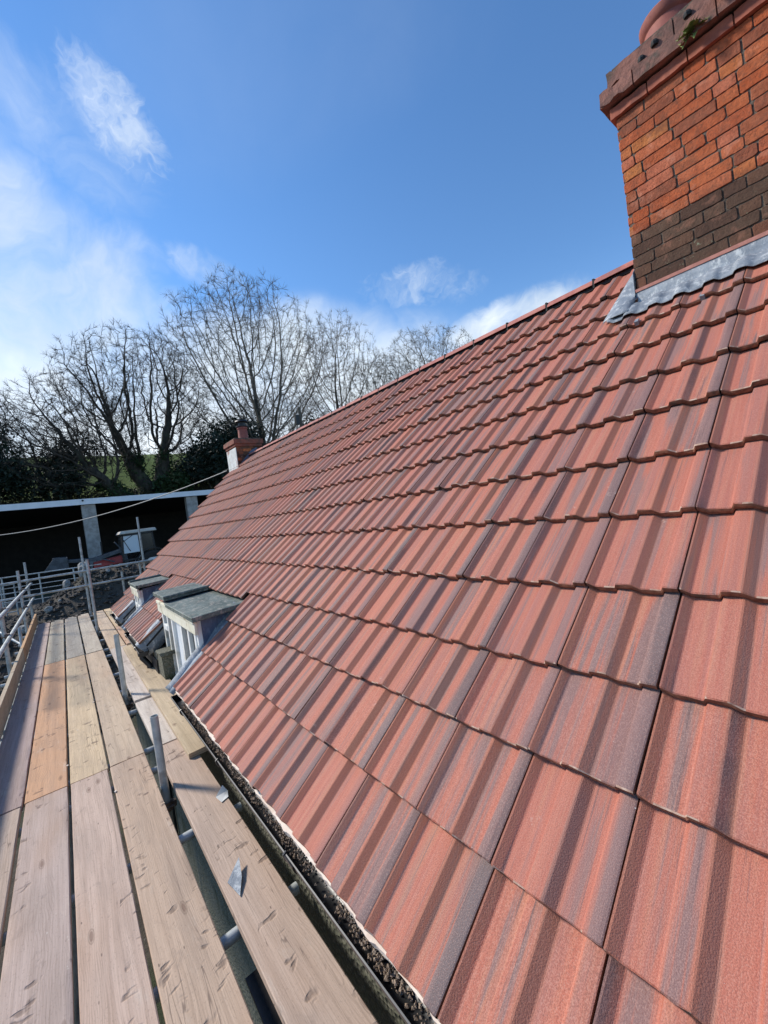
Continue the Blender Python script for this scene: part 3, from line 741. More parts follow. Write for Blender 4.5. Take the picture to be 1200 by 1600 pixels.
lead_edge(D1[1]+.02, -1, .03, .62, lambda v: .17+.05*math.sin(v*7)); lead_edge(D2[1]+.02, -1, .03, .60, lambda v: .15)
for (uu, va, vb) in ((D1[1]+.03, .03, .62), (D2[1]+.03, .03, .6)):
    b = MB(); b.prism([RF(uu, va, .02), RF(uu, vb, .02), RF(uu, vb, -.16), RF(uu, va+.10, -.07)], (.02, 0, 0)); b.build('cheek_panel', 'leaddark', cottage)

# ------------------------------------------------------------------ chimneys
def chimney(u0, u1, w0, w1, zb_, zt, dark_rows, seed, face_mat=None, name_label=''):
    rs = random.Random(seed); core = MB(); core.box(u0+.001, u1-.001, w0+.001, w1-.001, zb_-.9, zt, 0)
    o = core.build('chimney', 'mortar', cottage); o['label'] = name_label
    br = MB(); rowh = .0755; nrow = int(round((zt-zb_)/rowh)); zrow0 = zb_ - 9*rowh
    reds = [(.48, .14, .06), (.44, .12, .052), (.50, .165, .065), (.44, .12, .055), (.48, .155, .085), (.42, .105, .042), (.50, .18, .065), (.37, .12, .06), (.30, .10, .055), (.50, .15, .07)]
    darks = [(.085, .045, .03), (.17, .085, .05), (.11, .065, .042), (.25, .095, .052), (.14, .085, .055)]
    def face(pl, a0, a1, fixed, outward):
        for r in range(-9, nrow):
            z0 = zb_ + r*rowh; z1 = z0 + rowh - .0075; x = a0 - (0, .17, .06, .23)[r % 4] + rs.uniform(-.01, .01); kk = r % 2
            while x < a1-.02:
                kk += 1; L = (.1125 if kk % 3 == 0 or rs.random() < .12 else .225) + rs.uniform(-.006, .006)
                xa, xb = max(x, a0), min(x+L-.008, a1); x += L
                if xb-xa < .03: continue
                br.tt = rs.choice(darks if (0 <= r < dark_rows or r < 0) and rs.random() < .96 else reds)
                if r >= dark_rows and rs.random() < .035: br.tt = (.13, .085, .055)
                if 0 <= r < 1 and rs.random() < .15: br.tt = (.36, .11, .07)
                pr = rs.uniform(.000, .007); jj = .0026; n = 6
                # front face as an uneven outline with softened corners
                pts = []
                def add(p, q): pts.append((p + rs.uniform(-jj, jj), q + rs.uniform(-jj, jj)))
                cr = rs.uniform(.003, .011)
                for k in range(n): add(xa+cr+(xb-xa-2*cr)*k/(n-1), z0)
                add(xb, z0+cr); add(xb, z1-cr)
                for k in range(n): add(xb-cr-(xb-xa-2*cr)*k/(n-1), z1)
                add(xa, z1-cr); add(xa, z0+cr)
                if pl == 'w': P3 = lambda p, q, d: P(p, fixed + outward*d, q)
                else: P3 = lambda p, q, d: P(fixed + outward*d, p, q)
                k0 = len(br.v); nn = len(pts); cx = (xa+xb)/2; cz = (z0+z1)/2
                for (p, q) in pts: br.v.append(P3(p, q, -.02))
                for (p, q) in pts: br.v.append(P3(p, q, .0015+pr*.6))
                for (p, q) in pts: br.v.append(P3(p+(cx-p)*.025, q+(cz-q)*.055, .003+pr*.6))
                for s_ in (0, nn):
                    for i in range(nn): j = (i+1) % nn; br.face((k0+s_+i, k0+s_+j, k0+s_+nn+j, k0+s_+nn+i))
                br.face([k0+2*nn+i for i in range(nn)])
    face('w', u0, u1, w0, -1); face('u', w0, w1, u0, -1); face('u', w0, w1, u1, 1); face('w', u0, u1, w1, 1)
    return o, br
ch, br = chimney(CH1[0], CH1[1], 3.42, 4.62, 1.27, 2.47, 5, 3, name_label='large orange brick chimney stack with sooty base courses and overhanging cap')
o = br.build('brickwork', 'brick', ch)
# oversailing courses, chipped
def cap_course(b, u0, u1, w0, w1, z0, z1, seg, amp, mi=0):
    """a ring of stone-like blocks with broken arrises"""
    def strip(a0, a1, mk):
        x = a0
        while x < a1-.03:
            L = min(random.choice(seg), a1-x)
            if a1-(x+L) < .06: L = a1-x
            xa, xb = x+.004, x+L-.004; n = 7; k0 = len(b.v)
            for i in range(n+1):
                p = xa+(xb-xa)*i/n
                e1 = amp*abs(mnoise.noise(Vector((p*11, z0*9, 1))))*1.6; e2 = amp*abs(mnoise.noise(Vector((p*13, z0*9, 5))))*2.2
                e3 = .6*amp*mnoise.noise(Vector((p*30, z0*9, 8)))
                b.v += [mk(p, z0+e1*.7, .03), mk(p, z0+e1*1.1, 0-e1*.3), mk(p, (z0+z1)/2+e3, .004*random.random()), mk(p, z1-e2*.9, e2*.4), mk(p, z1-e2*.2, .03)]
            for i in range(n):
                for q in range(4): a = k0+i*5+q; b.face((a, a+1, a+6, a+5), mi)
            b.face([k0+q for q in range(5)], mi); b.face([k0+n*5+q for q in range(5)][::-1], mi)
            x += L
    strip(u0, u1, lambda p, z, d: P(p, w0+d, z)); strip(u0, u1, lambda p, z, d: P(p, w1-d, z))
    strip(w0, w1, lambda p, z, d: P(u0+d, p, z)); strip(w0, w1, lambda p, z, d: P(u1-d, p, z))
    b.box(u0+.02, u1-.02, w0+.02, w1-.02, z0+.008, z1-.010, mi)
b = MB()
cap_course(b, CH1[0]-.03, CH1[1]+.03, 3.39, 4.65, 2.475, 2.550, [.225], .006, 1)
cap_course(b, CH1[0]-.07, CH1[1]+.07, 3.345, 4.69, 2.562, 2.675, [.55, .45, .62], .032, 0)
cap_course(b, CH1[0]-.025, CH1[1]+.025, 3.39, 4.65, 2.68, 2.800, [.5, .7, .36], .022, 0)
b.box(CH1[0], CH1[1], 3.44, 4.60, 2.79, 2.835, 2)
for (p, z) in ((.80, 2.73), (.62, 2.735), (.66, 2.655), (.88, 2.70)):   # holes left by lost bricks and weather
    b.lathe(P(p, 3.388, z), [(.02, -.015), (.024, 0), (.018, .016)], 8, 3)
o = b.build('chimney_cap', ['soot', 'brick', 'mortar', 'felt'], ch, recalc=True)
o.data.materials[1] = m_simple('cap_brick', (.30, .085, .05), (.38, .12, .07), 9, .9, .6, .006, c3=(.12, .05, .035), s3=4)
b = MB(); pc = P(.80, 3.78, 2.80)
b.lathe(pc, [(.175, 0), (.165, .05), (.150, .26), (.158, .27), (.172, .285), (.176, .33), (.165, .345), (.148, .345), (.14, .30), (.13, .05)], 32)
o = b.build('chimney_pot', 'terracotta', ch); smooth_by_angle(o, 40)
b = MB(); pc = P(.30, 3.80, 2.80); b.lathe(pc, [(.175, 0), (.165, .05), (.150, .26), (.158, .27), (.172, .285), (.176, .33), (.165, .345), (.148, .345), (.14, .30), (.13, .05)], 32)
o = b.build('chimney_pot', 'terracotta', ch); smooth_by_angle(o, 40)
# pink pointing line at the foot and the lead apron in front
b = MB(); b.box(CH1[0]-.01, CH1[1]+.012, 3.398, 3.425, 1.245, 1.268, 0, .002); b.build('mortar_fillet', 'pinkmortar', ch)
def tile_h(u):                                            # how high the rolls stand at u
    a = ((u-U0)/TW) % 1.0
    for (a0, h0), (a1, h1) in zip(PROF, PROF[1:]):
        if a0 <= a <= a1: return (h0+(h1-h0)*(a-a0)/(a1-a0))*ROLLH
    return ROLLH*.9
s = MB(); us_ = np.arange(-.12, CH1[1]+.16, .012); vs = [3.60, 3.66, 3.72, 3.77, 3.80]
v_face = (3.405-EW)/vdir[0]
k0 = 0; rowsz = 7
for u in us_:
    ed = -.028 + .004*math.sin((u-U0)*41.9+1.0) + .008*mnoise.noise(Vector((u*6, 0, 0)))
    for j, v in enumerate((3.592, 3.63, 3.68, 3.73)):
        vv = v + (ed if j == 0 else 0)
        s.v.append(RF(u, vv, .062 - (vv-3.443)/.42*.022 + tile_h(u)*(1 if j < 3 else .6) + (0 if j == 0 else .006) + .003*mnoise.noise(Vector((u*11, v*14, 0)))))
    s.v.append(P(u, 3.392, 1.15)); s.v.append(P(u, 3.400+.003*mnoise.noise(Vector((u*7, 3, 0))), 1.20)); s.v.append(P(u, 3.404, 1.256))
for i in range(len(us_)-1):
    if us_[i] > CH1[1]+.01:
        top = 3
    else: top = rowsz-1
    for j in range(top): a = i*rowsz+j; s.face((a, a+1, a+rowsz+1, a+rowsz))
# side soaker running up the left of the stack
k0 = len(s.v); n = 30
for i in range(n+1):
    v = 3.60 + (4.58-3.60)*i/n
    wdt = .175 - .085*(v-3.6)/.98 + .008*mnoise.noise(Vector((v*4, 1, 0)))
    w_, z_ = RW(v, .075)
    for j in range(5):
        u = CH1[1] + .012 + wdt*(1-j/4); s.v.append(RF(u, v, .070 + .012*(0 < j < 4) + .008*mnoise.noise(Vector((u*9, v*6, 2))) + (.01 if j == 4 else 0)))
    s.v.append(P(CH1[1]+.014, w_, z_ + .16)) if w_ > 3.40 else s.v.append(RF(CH1[1]+.01, v, .055))
for i in range(n):
    for j in range(5): a = k0+i*6+j; s.face((a, a+1, a+7, a+6))
o = s.build('lead_flashing', 'lead', ch, smooth=True, recalc=False)
md = o.modifiers.new('thick', 'SOLIDIFY'); md.thickness = .0035
for (u, v) in ((.645, 3.443), (1.0, 3.443)):              # turned-up lead clips at the tile noses
    b = MB(); b.hexa([RF(u, v-.012, .030), RF(u+.022, v-.012, .030), RF(u+.022, v+.03, .05), RF(u, v+.03, .05), RF(u, v-.016, .060), RF(u+.022, v-.016, .062), RF(u+.022, v+.03, .056), RF(u, v+.03, .056)]); b.build('lead_clip', 'lead', ch)
# far chimney on the gable
fc, br = chimney(10.16, 10.85, 3.66, 4.30, 1.33, 1.90, 9, 9, name_label='small far gable chimney, whitewashed on its left face')
br.build('brickwork', 'brick', fc)
b = MB(); b.box(10.155, 10.855, 3.640, 3.652, 1.25, 1.885); b.build('limewash_face', 'limewash', fc)
b = MB(); b.box(10.13, 10.88, 3.63, 4.33, 1.905, 1.975, 0, .004); b.box(10.10, 10.91, 3.60, 4.36, 1.977, 2.085, 0, .006); b.box(10.14, 10.87, 3.64, 4.32, 2.087, 2.12, 1)
b.build('chimney_cap', [m_simple('cap_brick_far', (.20, .065, .04), (.29, .10, .065), 9, .9, .6, .01, c3=(.12, .07, .05), s3=5), 'mortar'], fc, bevel=.008)
b = MB(); b.lathe(P(10.42, 3.98, 2.11), [(.135, 0), (.125, .04), (.115, .28), (.13, .29), (.13, .33), (.10, .33)], 20); o = b.build('chimney_pot', 'terracotta', fc); smooth_by_angle(o, 40)
b = MB(); b.lathe(P(10.42, 3.98, 2.44), [(.09, 0), (.155, .015), (.155, .035), (.09, .05), (.085, .13), (.17, .14), (.15, .175), (.03, .20)], 20); b.build('cowl', 'iron', fc)
b = MB(); b.prism([P(10.148, 3.652, 1.30), P(10.148, 3.75, 1.52), P(10.148, 4.02, 1.80), P(10.148, 4.18, 1.88), P(10.148, 4.2, 1.60), P(10.148, 3.7, 1.25)], (.008, 0, 0)); b.build('lead_flashing', 'leaddark', fc)

# weeds rooted in the cap
def weed(u, w, z, n, L, label, seed):
    rs = random.Random(seed); b = MB(); c = P(u, w, z)
    for k in range(n):
        a = rs.uniform(0, 6.28); out = Vector((math.cos(a)*.5, .75, rs.uniform(-.5, .6))).normalized(); l = L*rs.uniform(.5, 1.1)
        pts = [c + out*l*t_ + Vector((math.cos(a)*l*.25*t_, 0, -l*.55*t_*t_)) for t_ in (0, .3, .6, .85, 1)]
        side = out.cross(Vector((0, 0, 1))).normalized(); side = (side + Vector((0, 0, rs.uniform(-.5, .5)))).normalized()
        k0 = len(b.v)
        for i, p in enumerate(pts):
            wd = l*.15*(.35, .9, 1, .6, .05)[i]; b.v += [p-side*wd, p+side*wd]
        for i in range(4): b.face((k0+2*i, k0+2*i+1, k0+2*i+3, k0+2*i+2))
        for i in range(1, 4):                            # side leaflets
            for sg in (-1, 1):
                q = pts[i]; e = q + side*sg*l*.28 + Vector((0, 0, .25*l)); k0 = len(b.v)
                b.v += [q, q + (pts[i+1]-q)*.5, e]; b.face((k0, k0+1, k0+2))
    o = b.build('weed', 'fern', recalc=False, origin=c); return tag(o, label, 'weed', 'weeds growing on the chimney')
weed(.585, 3.375, 2.60, 16, .10, 'pale green weed sprouting below the cap of the large chimney, left of the darker tuft', 1)
weed(.43, 3.365, 2.69, 18, .085, 'dark green fern tuft on the cap of the large chimney near the photo edge', 4)

# ------------------------------------------------------------------ scaffold boards
BZ = -1.63
TAN = (.43, .315, .225)
def board(name, u0, u1, w0, w1, zt, tint, label, cat='scaffold board', group='boards laid out as the scaffold deck', skew=0.0, th=.038, tilt=(0, 0)):
    b = MB(); b.tt = tint; b.cc = (random.random(), random.random(), random.random())
    n = max(2, int((u1-u0)/.12)); cup = random.uniform(-.002, .002); ph = random.uniform(0, 9)
    ws_ = [w0, w0+.004, w0+.03, (w0+w1)/2, w1-.03, w1-.004, w1]; k0 = 0; m_ = len(ws_)
    prof = [(-.004), 0, 0, cup, 0, 0, -.004]
    o0 = P((u0+u1)/2, (w0+w1)/2, zt)
    for i in range(n+1):
        u = u0+(u1-u0)*i/n; f = i/n
        for j, w in enumerate(ws_):
            dz = .003*mnoise.noise(Vector((u*.8+ph, w*2, ph))) + prof[j] + tilt[0]*(1-f) + tilt[1]*f
            ew = .0015*mnoise.noise(Vector((u*6, ph, j))) if j in (0, 1, 5, 6) else 0
            eu = (.004*mnoise.noise(Vector((w*30, ph, 1))) if i in (0, n) else 0)
            b.v.append(P(u+eu, w+ew+skew*f, zt+dz))
        for w in (w1, w0): b.v.append(P(u, w+skew*f, zt-th+tilt[0]*(1-f)+tilt[1]*f))
    m2 = m_+2
    for i in range(n):
        a = i*m2
        for j in range(m2):
            j1 = (j+1) % m2
            pu = lambda ii: u0+(u1-u0)*ii/n
            wj = lambda jj: ws_[jj] if jj < m_ else (w1+.03 if jj == m_ else w0-.03)
            if j == m2-1: uv = [(pu(i), w0-.03), (pu(i), w0), (pu(i+1), w0), (pu(i+1), w0-.03)]
            else: uv = [(pu(i), wj(j)), (pu(i), wj(j1)), (pu(i+1), wj(j1)), (pu(i+1), wj(j))]
            b.face((a+j, a+j1, a+m2+j1, a+m2+j), 0, uv)
    b.face([j for j in range(m2)][::-1], 0, [(u0*.1, q*.02) for q in range(m2)])
    b.face([n*m2+j for j in range(m2)], 0, [(u1*.1, q*.02) for q in range(m2)])
    o = b.build(name, 'wood', origin=o0, recalc=False); smooth_by_angle(o, 40)
    return tag(o, label, cat, group)
E1, E2, E3 = 3.682, 7.735, 12.22
grey = (.40, .325, .285)
for (u0, u1, w0, w1, tint, lab) in (
    (-1.0, E1-.012, -.622, -.408, (.42, .325, .26), 'brown board against the toe board at the left edge of the photo, nearest row'),
    (-.9, E1, -.386, -.166, (.42, .325, .275), 'wide pinkish grey board with a red paint smear on its right edge, nearest row'),
    (-1.1, E1+.006, -.148, .064, (.47, .345, .27), 'pale tan board second left of the open gap, nearest row'),
    (-1.0, E1+.012, .080, .303, (.44, .315, .225), 'tan board with dark dents along the left side of the open gap, nearest row'),
    (-1.1, E1+.01, .380, .600, (.44, .325, .25), 'long board beside the house wall carrying the lead triangle'),
    (E1+.004, E2-.01, -.622, -.404, (.36, .27, .245), 'dark purplish brown board beside the toe board, middle row'),
    (E1+.014, E2, -.392, -.166, (.50, .285, .165), 'orange board, the brightest in the deck, middle row'),
    (E1+.02, E2-.02, -.150, .070, (.55, .41, .26), 'yellowish board right of the orange board, middle row'),
    (E1+.026, E2-.03, .084, .303, (.47, .355, .25), 'plain tan board left of the open gap behind the short post, middle row'),
    (E1+.03, 4.86, .382, .600, (.52, .45, .38), 'short pale board partly under the loose plank, nearer of the two'),
    (4.93, 7.60, .385, .600, (.50, .43, .37), 'pale board partly under the loose plank, farther of the two'),
    (E2+.012, E3-.03, -.622, -.405, (.40, .315, .285), 'mauve grey board beside the toe board, farthest row'),
    (E2+.02, E3-.02, -.390, -.168, (.36, .32, .25), 'greenish grey board second from the toe board, farthest row'),
    (E2+.016, E3-.01, -.142, .072, (.39, .34, .27), 'grey tan board in the middle of the deck, farthest row'),
    (E2+.01, E3, .094, .303, (.43, .37, .29), 'light board left of the tall posts, farthest row'),
    (7.62, E3-.04, .385, .592, (.50, .38, .27), 'light tan board right of the tall posts, farthest row'),
    (9.45, E3+.02, .615, .840, (.56, .42, .26), 'yellow tan board by the far gutter end, farthest row'),
    (7.68, 9.42, .612, .835, (.53, .36, .26), 'short pinkish board below the tiles between the dormers')):
    board('scaffold_board', u0, u1, w0, w1, BZ, tint, lab)
board('loose_plank', 3.29, 7.35, .528, .752, BZ+.0415, (.44, .34, .225), 'loose scaffold plank lying on top of the boards beside the gutter', 'plank', None)
# toe boards on edge
def toe(u0, u1, w, tint, label, zt=BZ+.222):
    b = MB(); b.tt = tint; b.cc = (random.random(), .4, .2)
    n = int((u1-u0)/.2)
    for i in range(n+1):
        u = u0+(u1-u0)*i/n; dz = .004*mnoise.noise(Vector((u, w, 3)))
        for (ww, z) in ((w, zt+dz), (w-.036, zt+dz), (w-.036, zt-.225), (w, zt-.225)): b.v.append(P(u, ww+dz, z))
    for i in range(n):
        for j in range(4):
            j1 = (j+1) % 4; a = i*4; ys = (0, .036, .26, .485, .52); pu = lambda q: u0+(u1-u0)*q/n
            b.face((a+j, a+j1, a+4+j1, a+4+j), 0, [(pu(i), ys[j]), (pu(i), ys[j+1]), (pu(i+1), ys[j+1]), (pu(i+1), ys[j])])
    b.face((3, 2, 1, 0), 0, [(0, 0)]*4); b.face([n*4+q for q in range(4)], 0, [(0, 0)]*4)
    o = b.build('toe_board', 'wood', origin=P((u0+u1)/2, w, zt), bevel=.003)
    return tag(o, label, 'toe board', 'toe boards along the outer edge')
toe(-1.0, 8.3, -.630, (.40, .33, .235), 'nearer brown toe board standing on edge along the left side of the deck')
toe(8.32, 12.35, -.628, (.46, .27, .14), 'farther orange brown toe board on edge at the end of the deck')

# ------------------------------------------------------------------ scaffold frame
scaf = thing('scaffold', P(5, -.2, -H), 'galvanised steel tube scaffold with guard rails under the timber deck', 'scaffold')
TR = .0242
def tube_part(name, a, b_, rad=TR, hollow=True, mt='steel', label=None):
    b = MB(); b.tube([a, b_], rad, 14, hollow=hollow); o = b.build(name, mt, scaf, origin=None, smooth=False); smooth_by_angle(o, 40)
    if label: o['label'] = label
    return o
posts = [(3.12, .335, -1.17), (5.25, .335, -.99), (9.53, .335, -.28), (12.165, .345, .20), (12.2, .335, -.55)]
post_obj = {}
for i, (u, w, zt) in enumerate(posts[:4]): post_obj[i] = tube_part('upright_tube', P(u, w, -H), P(u, w, zt))
OUT = -.725
outer = [(7.51, -.60), (10.86, -.33), (12.98, -.22)]
for (u, zt) in outer: tube_part('upright_tube', P(u, OUT, -H), P(u, OUT-.01, zt))
for (w, zb_, zt) in ((1.59, -3.6, .52), (1.085, -3.6, -.79), (1.49, -3.6, -.62), (2.35, -3.6, -.2)): tube_part('upright_tube', P(12.17, w, -H), P(12.17, w, zt))
# guard rails along the side and across the end
tube_part('guard_rail', P(6.3, OUT+.052, -.722), P(13.05, OUT+.052, -.745)); tube_part('guard_rail', P(6.1, OUT+.052, -1.07), P(13.1, OUT+.052, -1.10))
tube_part('guard_rail', P(12.12, -1.9, -.605), P(12.12, 1.80, -.625)); tube_part('guard_rail', P(12.12, -1.9, -.95), P(12.12, 1.75, -.975))
# ledgers and transoms
tube_part('ledger_tube', P(-1.1, OUT+.05, BZ-.14), P(12.9, OUT+.05, BZ-.14)); tube_part('ledger_tube', P(-1.1, -.155, BZ-.14), P(12.5, -.155, BZ-.14))
for u in (-.4, .75, 1.84, 2.62, 3.48, 3.86, 4.81, 5.55, 6.36, 7.50, 7.95, 8.8, 9.6, 10.3, 11.2, 12.05):
    tube_part('transom_tube', P(u, OUT-.12, BZ-.038-TR-.006), P(u+random.uniform(-.03, .03), .655, BZ-.038-TR-.006))
tube_part('brace_tube', P(10.2, OUT-.06, -1.35), P(8.6, OUT+.05, -H+.3)); tube_part('brace_tube', P(12.3, -1.5, -1.35), P(10.9, OUT-.05, -1.86))
def coupler(u, w, z, axis='z'):
    b = MB(); d = {'z': Vector((0, 0, .03)), 'u': Vector((.03, 0, 0)), 'w': Vector((0, .03, 0))}[axis]; c = P(u, w, z)
    b.tube([c-d, c+d], .034, 12)
    b.box(u-.016, u+.016, w-.055, w+.055, z-.02, z+.02, 0)
    b.tube([c+Vector((.03, -.04, 0)), c+Vector((.03, .055, 0))], .008, 6); b.tube([c+Vector((-.03, -.04, 0)), c+Vector((-.03, .055, 0))], .008, 6)
    return b.build('coupler', 'rusty', scaf, bevel=.003)
for (u, zt) in outer:
    for z in (-.72, -1.07, BZ-.14): coupler(u, OUT+.015, z)
for w in (.335, 1.59, 1.085, -.72):
    for z in (-.615, -.962): coupler(12.15, w, z, 'w')
for (u, w, zt) in posts[:4]: coupler(u, w, BZ-.14)
for (u, w, z) in ((9.53, .335, -.615), (10.1, .335, -.962)): pass

# ------------------------------------------------------------------ small leftovers on the deck
def sheet(name, pts, th, mt, label, cat):
    b = MB(); b.prism(pts, (0, 0, th)); c = sum((Vector(p) for p in pts), Vector())/len(pts)
    return tag(b.build(name, mt, origin=c), label, cat)
cz = BZ+.002
sheet('lead_offcut', [P(1.92, .425, cz+.003), P(2.03, .405, cz+.005), P(2.10, .485, cz+.030), P(2.00, .462, cz+.014)], .003, 'lead', 'triangular grey lead offcut lying on the board beside the wall', 'offcut')
sheet('lead_scrap', [P(2.62, .555, cz+.002), P(2.68, .540, cz+.012), P(2.74, .598, cz+.026), P(2.70, .615, cz+.002), P(2.64, .600, cz+.001)], .003, 'whitepaint', 'small crumpled pale scrap at the wall edge of the long board', 'scrap')
sheet('plastic_strip', [P(.95, .350, BZ-.155), P(1.72, .355, BZ-.150), P(1.72, .425, BZ-.150), P(.95, .418, BZ-.155)], .012, 'black', 'black plastic strip lying below the open gap in the deck', 'strip')
b = MB(); b.box(1.52, 1.70, -.1672, -.1655, BZ-.030, BZ-.004); b.build('paint_smear', 'tred', bpy.data.objects['scaffold_board.001'])
b = MB()
for (u, w, s_) in ((5.3, .06, .012), (4.0, -.165, .010), (3.3, .08, .010)):
    b.prism([P(u, w, cz), P(u+s_, w+s_, cz), P(u+2*s_, w+.3*s_, cz), P(u+s_, w-s_*.6, cz)], (0, 0, .006))
tag(b.build('wood_splinters', 'stripcream'), 'pale wood splinters scattered on the deck boards', 'splinters', kind='stuff')
# band straps at the far board ends
for i, (u, w) in enumerate(((12.12, -.40), (12.12, -.155), (12.14, .085))):
    b = MB(); b.tube([P(u-.14, w-.01, cz+.006), P(u-.02, w+.015, cz+.014), P(u+.06, w-.02, cz+.006)], .010, 6); b.box(u-.05, u-.01, w-.07, w+.07, cz, cz+.012)
    tag(b.build('board_clip', 'rusty', origin=P(u, w, cz)), ('rusty board clip at the deck end nearest the toe board', 'rusty board clip at the deck end, middle of three', 'rusty board clip at the deck end nearest the tall posts')[i], 'clip', 'board clips at the far end of the deck')
# ------------------------------------------------------------------ farm yard
def gz(u, w): return ground_h(u, w)
shed = thing('open_shed', P(27, 3, gz(27, 3)), 'long open fronted farm shed with pale fascia and block piers', 'shed')
b = MB(); b.beam(P(26.9, -14, 2.42), P(26.9, 18, 2.10), .10, .30, up=Vector((0, 0, 1))); b.build('fascia', 'fascia', shed)
for w in (-8.9, -3.85, 1.36, 6.55, 11.7): 
    b = MB(); b.box(26.98, 27.5, w-.32, w+.32, -2.6, 2.26-.0115*w-.14, 0, .01); b.build('pier', 'concrete', shed, bevel=.02)
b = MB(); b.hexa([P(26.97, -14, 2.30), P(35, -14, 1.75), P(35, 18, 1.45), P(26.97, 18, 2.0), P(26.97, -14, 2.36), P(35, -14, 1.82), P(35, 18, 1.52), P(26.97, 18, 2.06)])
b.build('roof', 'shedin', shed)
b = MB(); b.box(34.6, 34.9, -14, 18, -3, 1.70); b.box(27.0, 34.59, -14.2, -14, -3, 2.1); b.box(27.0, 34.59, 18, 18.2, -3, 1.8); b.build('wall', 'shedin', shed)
b = MB(); b.tube([P(26.83, 1.15, 2.33), P(26.80, 1.15, 2.33)], .05, 10); b.build('lamp_bolt', 'iron', shed)

# tractor with front loader, facing left
tr = thing('tractor', P(24.3, 2.6, gz(24.3, 2.6)), 'old red tractor with a glazed cab and front loader parked in the shed', 'tractor')
G = -2.12
def tb(name, mt, fn, bevel=.02):
    b = MB(); fn(b); return b.build(name, mt, tr, bevel=bevel)
tb('bonnet', 'tred', lambda b: b.hexa([P(23.95, 1.05, G+.95), P(24.65, 1.05, G+.95), P(24.75, 2.25, G+1.0), P(23.85, 2.25, G+1.0), P(24.0, 1.1, G+1.22), P(24.6, 1.1, G+1.22), P(24.66, 2.25, G+1.36), P(23.94, 2.25, G+1.36)]))
tb('chassis', 'iron', lambda b: (b.box(24.05, 24.55, .9, 3.7, G+.55, G+.95), b.box(24.0, 24.6, .72, .95, G+.6, G+1.25)))
def cabf(b):
    x0, x1 = 23.62, 24.98
    for (u, w, w2) in ((x0, 2.25, 2.35), (x1, 2.25, 2.35), (x0, 3.70, 3.62), (x1, 3.70, 3.62), (x0, 3.05, 3.05), (x1, 3.05, 3.05)):
        b.beam(P(u, w, G+1.05), P(u, w2, G+2.36), .07, .07)
    for u in (x0, x1):
        b.beam(P(u, 2.25, G+1.08), P(u, 3.70, G+1.08), .07, .09); b.beam(P(u, 2.3, G+2.32), P(u, 3.66, G+2.32), .07, .09)
    b.beam(P(23.62, 3.66, G+2.32), P(24.98, 3.66, G+2.32), .06, .06); b.beam(P(23.62, 2.3, G+2.32), P(24.98, 2.3, G+2.32), .06, .06); b.beam(P(x0, 2.35, G+2.0), P(x0, 2.9, G+2.35), .03, .03); b.beam(P(x0-.01, 2.3, G+2.25), P(x0-.01, 2.6, G+1.5), .03, .03)
cf = tb('cab', 'iron', cabf, .01)
for (u, w0, w1) in ((23.63, 2.33, 3.0), (23.63, 3.1, 3.62), (24.97, 2.33, 3.0)):
    b = MB(); b.box(u-.008, u+.008, w0, w1, G+1.42, G+2.26); b.build('cab_window', 'cabglass' if w0 < 3 else 'pane', cf)
b = MB(); b.box(23.7, 24.9, 2.30, 2.315, G+1.55, G+2.26); b.build('windscreen', 'pane', cf)
tb('cab_roof', 'cabroof', lambda b: b.hexa([P(23.52, 2.2, G+2.37), P(25.08, 2.2, G+2.37), P(25.08, 3.85, G+2.37), P(23.52, 3.85, G+2.37), P(23.6, 2.3, G+2.52), P(25.0, 2.3, G+2.52), P(25.0, 3.8, G+2.52), P(23.6, 3.8, G+2.52)]), .03)
def wheel(u, w, r, wd):
    b = MB(); c = P(u, w, G+r)
    for i, (x0, x1) in enumerate(((-wd/2, wd/2),)):
        n = 28; prof = [(r*.55, -wd*.42), (r*.86, -wd*.5), (r*.98, -wd*.38), (r, 0), (r*.98, wd*.38), (r*.86, wd*.5), (r*.55, wd*.42)]
        rings = []
        for (rr, x) in prof:
            k = len(b.v); rings.append(k)
            for q in range(n):
                a = 2*math.pi*q/n; r_ = rr*(1.02 if q % 2 and rr > r*.9 else 1); b.v.append(c + Vector((x, r_*math.cos(a), r_*math.sin(a))))
        for a0, a1 in zip(rings, rings[1:]+rings[:1]):
            for q in range(n): b.face((a0+q, a0+(q+1) % n, a1+(q+1) % n, a1+q))
    o = b.build('wheel', 'tyre', tr)
    b = MB(); b.tube([c-Vector((wd*.3, 0, 0)), c+Vector((wd*.3, 0, 0))], r*.56, 20); b.tube([c-Vector((wd*.42, 0, 0)), c+Vector((wd*.42, 0, 0))], r*.16, 12); b.build('rim', 'fascia', o)
wheel(23.72, 3.55, .70, .42); wheel(24.88, 3.25, .78, .42); wheel(23.75, 1.15, .42, .24); wheel(24.85, 1.15, .42, .24)
def mud(b):
    for u in (MU,):
        pts = [P(u-.24, 3.55+.78*math.cos(a), G+.72+.78*math.sin(a)) for a in np.linspace(.1, 2.9, 10)]
        for p, q in zip(pts, pts[1:]): b.prism([p, q, q+Vector((0, 0, .03)), p+Vector((0, 0, .03))], (.48, 0, 0))
for MU in (23.72, 24.88): tb('mudguard', 'iron', mud, 0)
def arms(b):
    for u in (23.75, 24.85):
        b.beam(P(u, 2.35, G+1.62), P(u, 1.15, G+1.35), .08, .16); b.beam(P(u, 1.15, G+1.35), P(u, .15, G+1.45), .08, .14)
        b.beam(P(u, 2.4, G+.9), P(u, 2.35, G+1.7), .10, .14); b.beam(P(u, 1.9, G+1.1), P(u, 1.2, G+1.45), .05, .06)
    b.beam(P(23.75, .5, G+1.42), P(24.85, .5, G+1.42), .09, .09)
    b.beam(P(23.72, 2.0, G+2.05), P(23.72, 2.35, G+1.5), .10, .05)
tb('loader_arm', 'tblue', arms, .01)
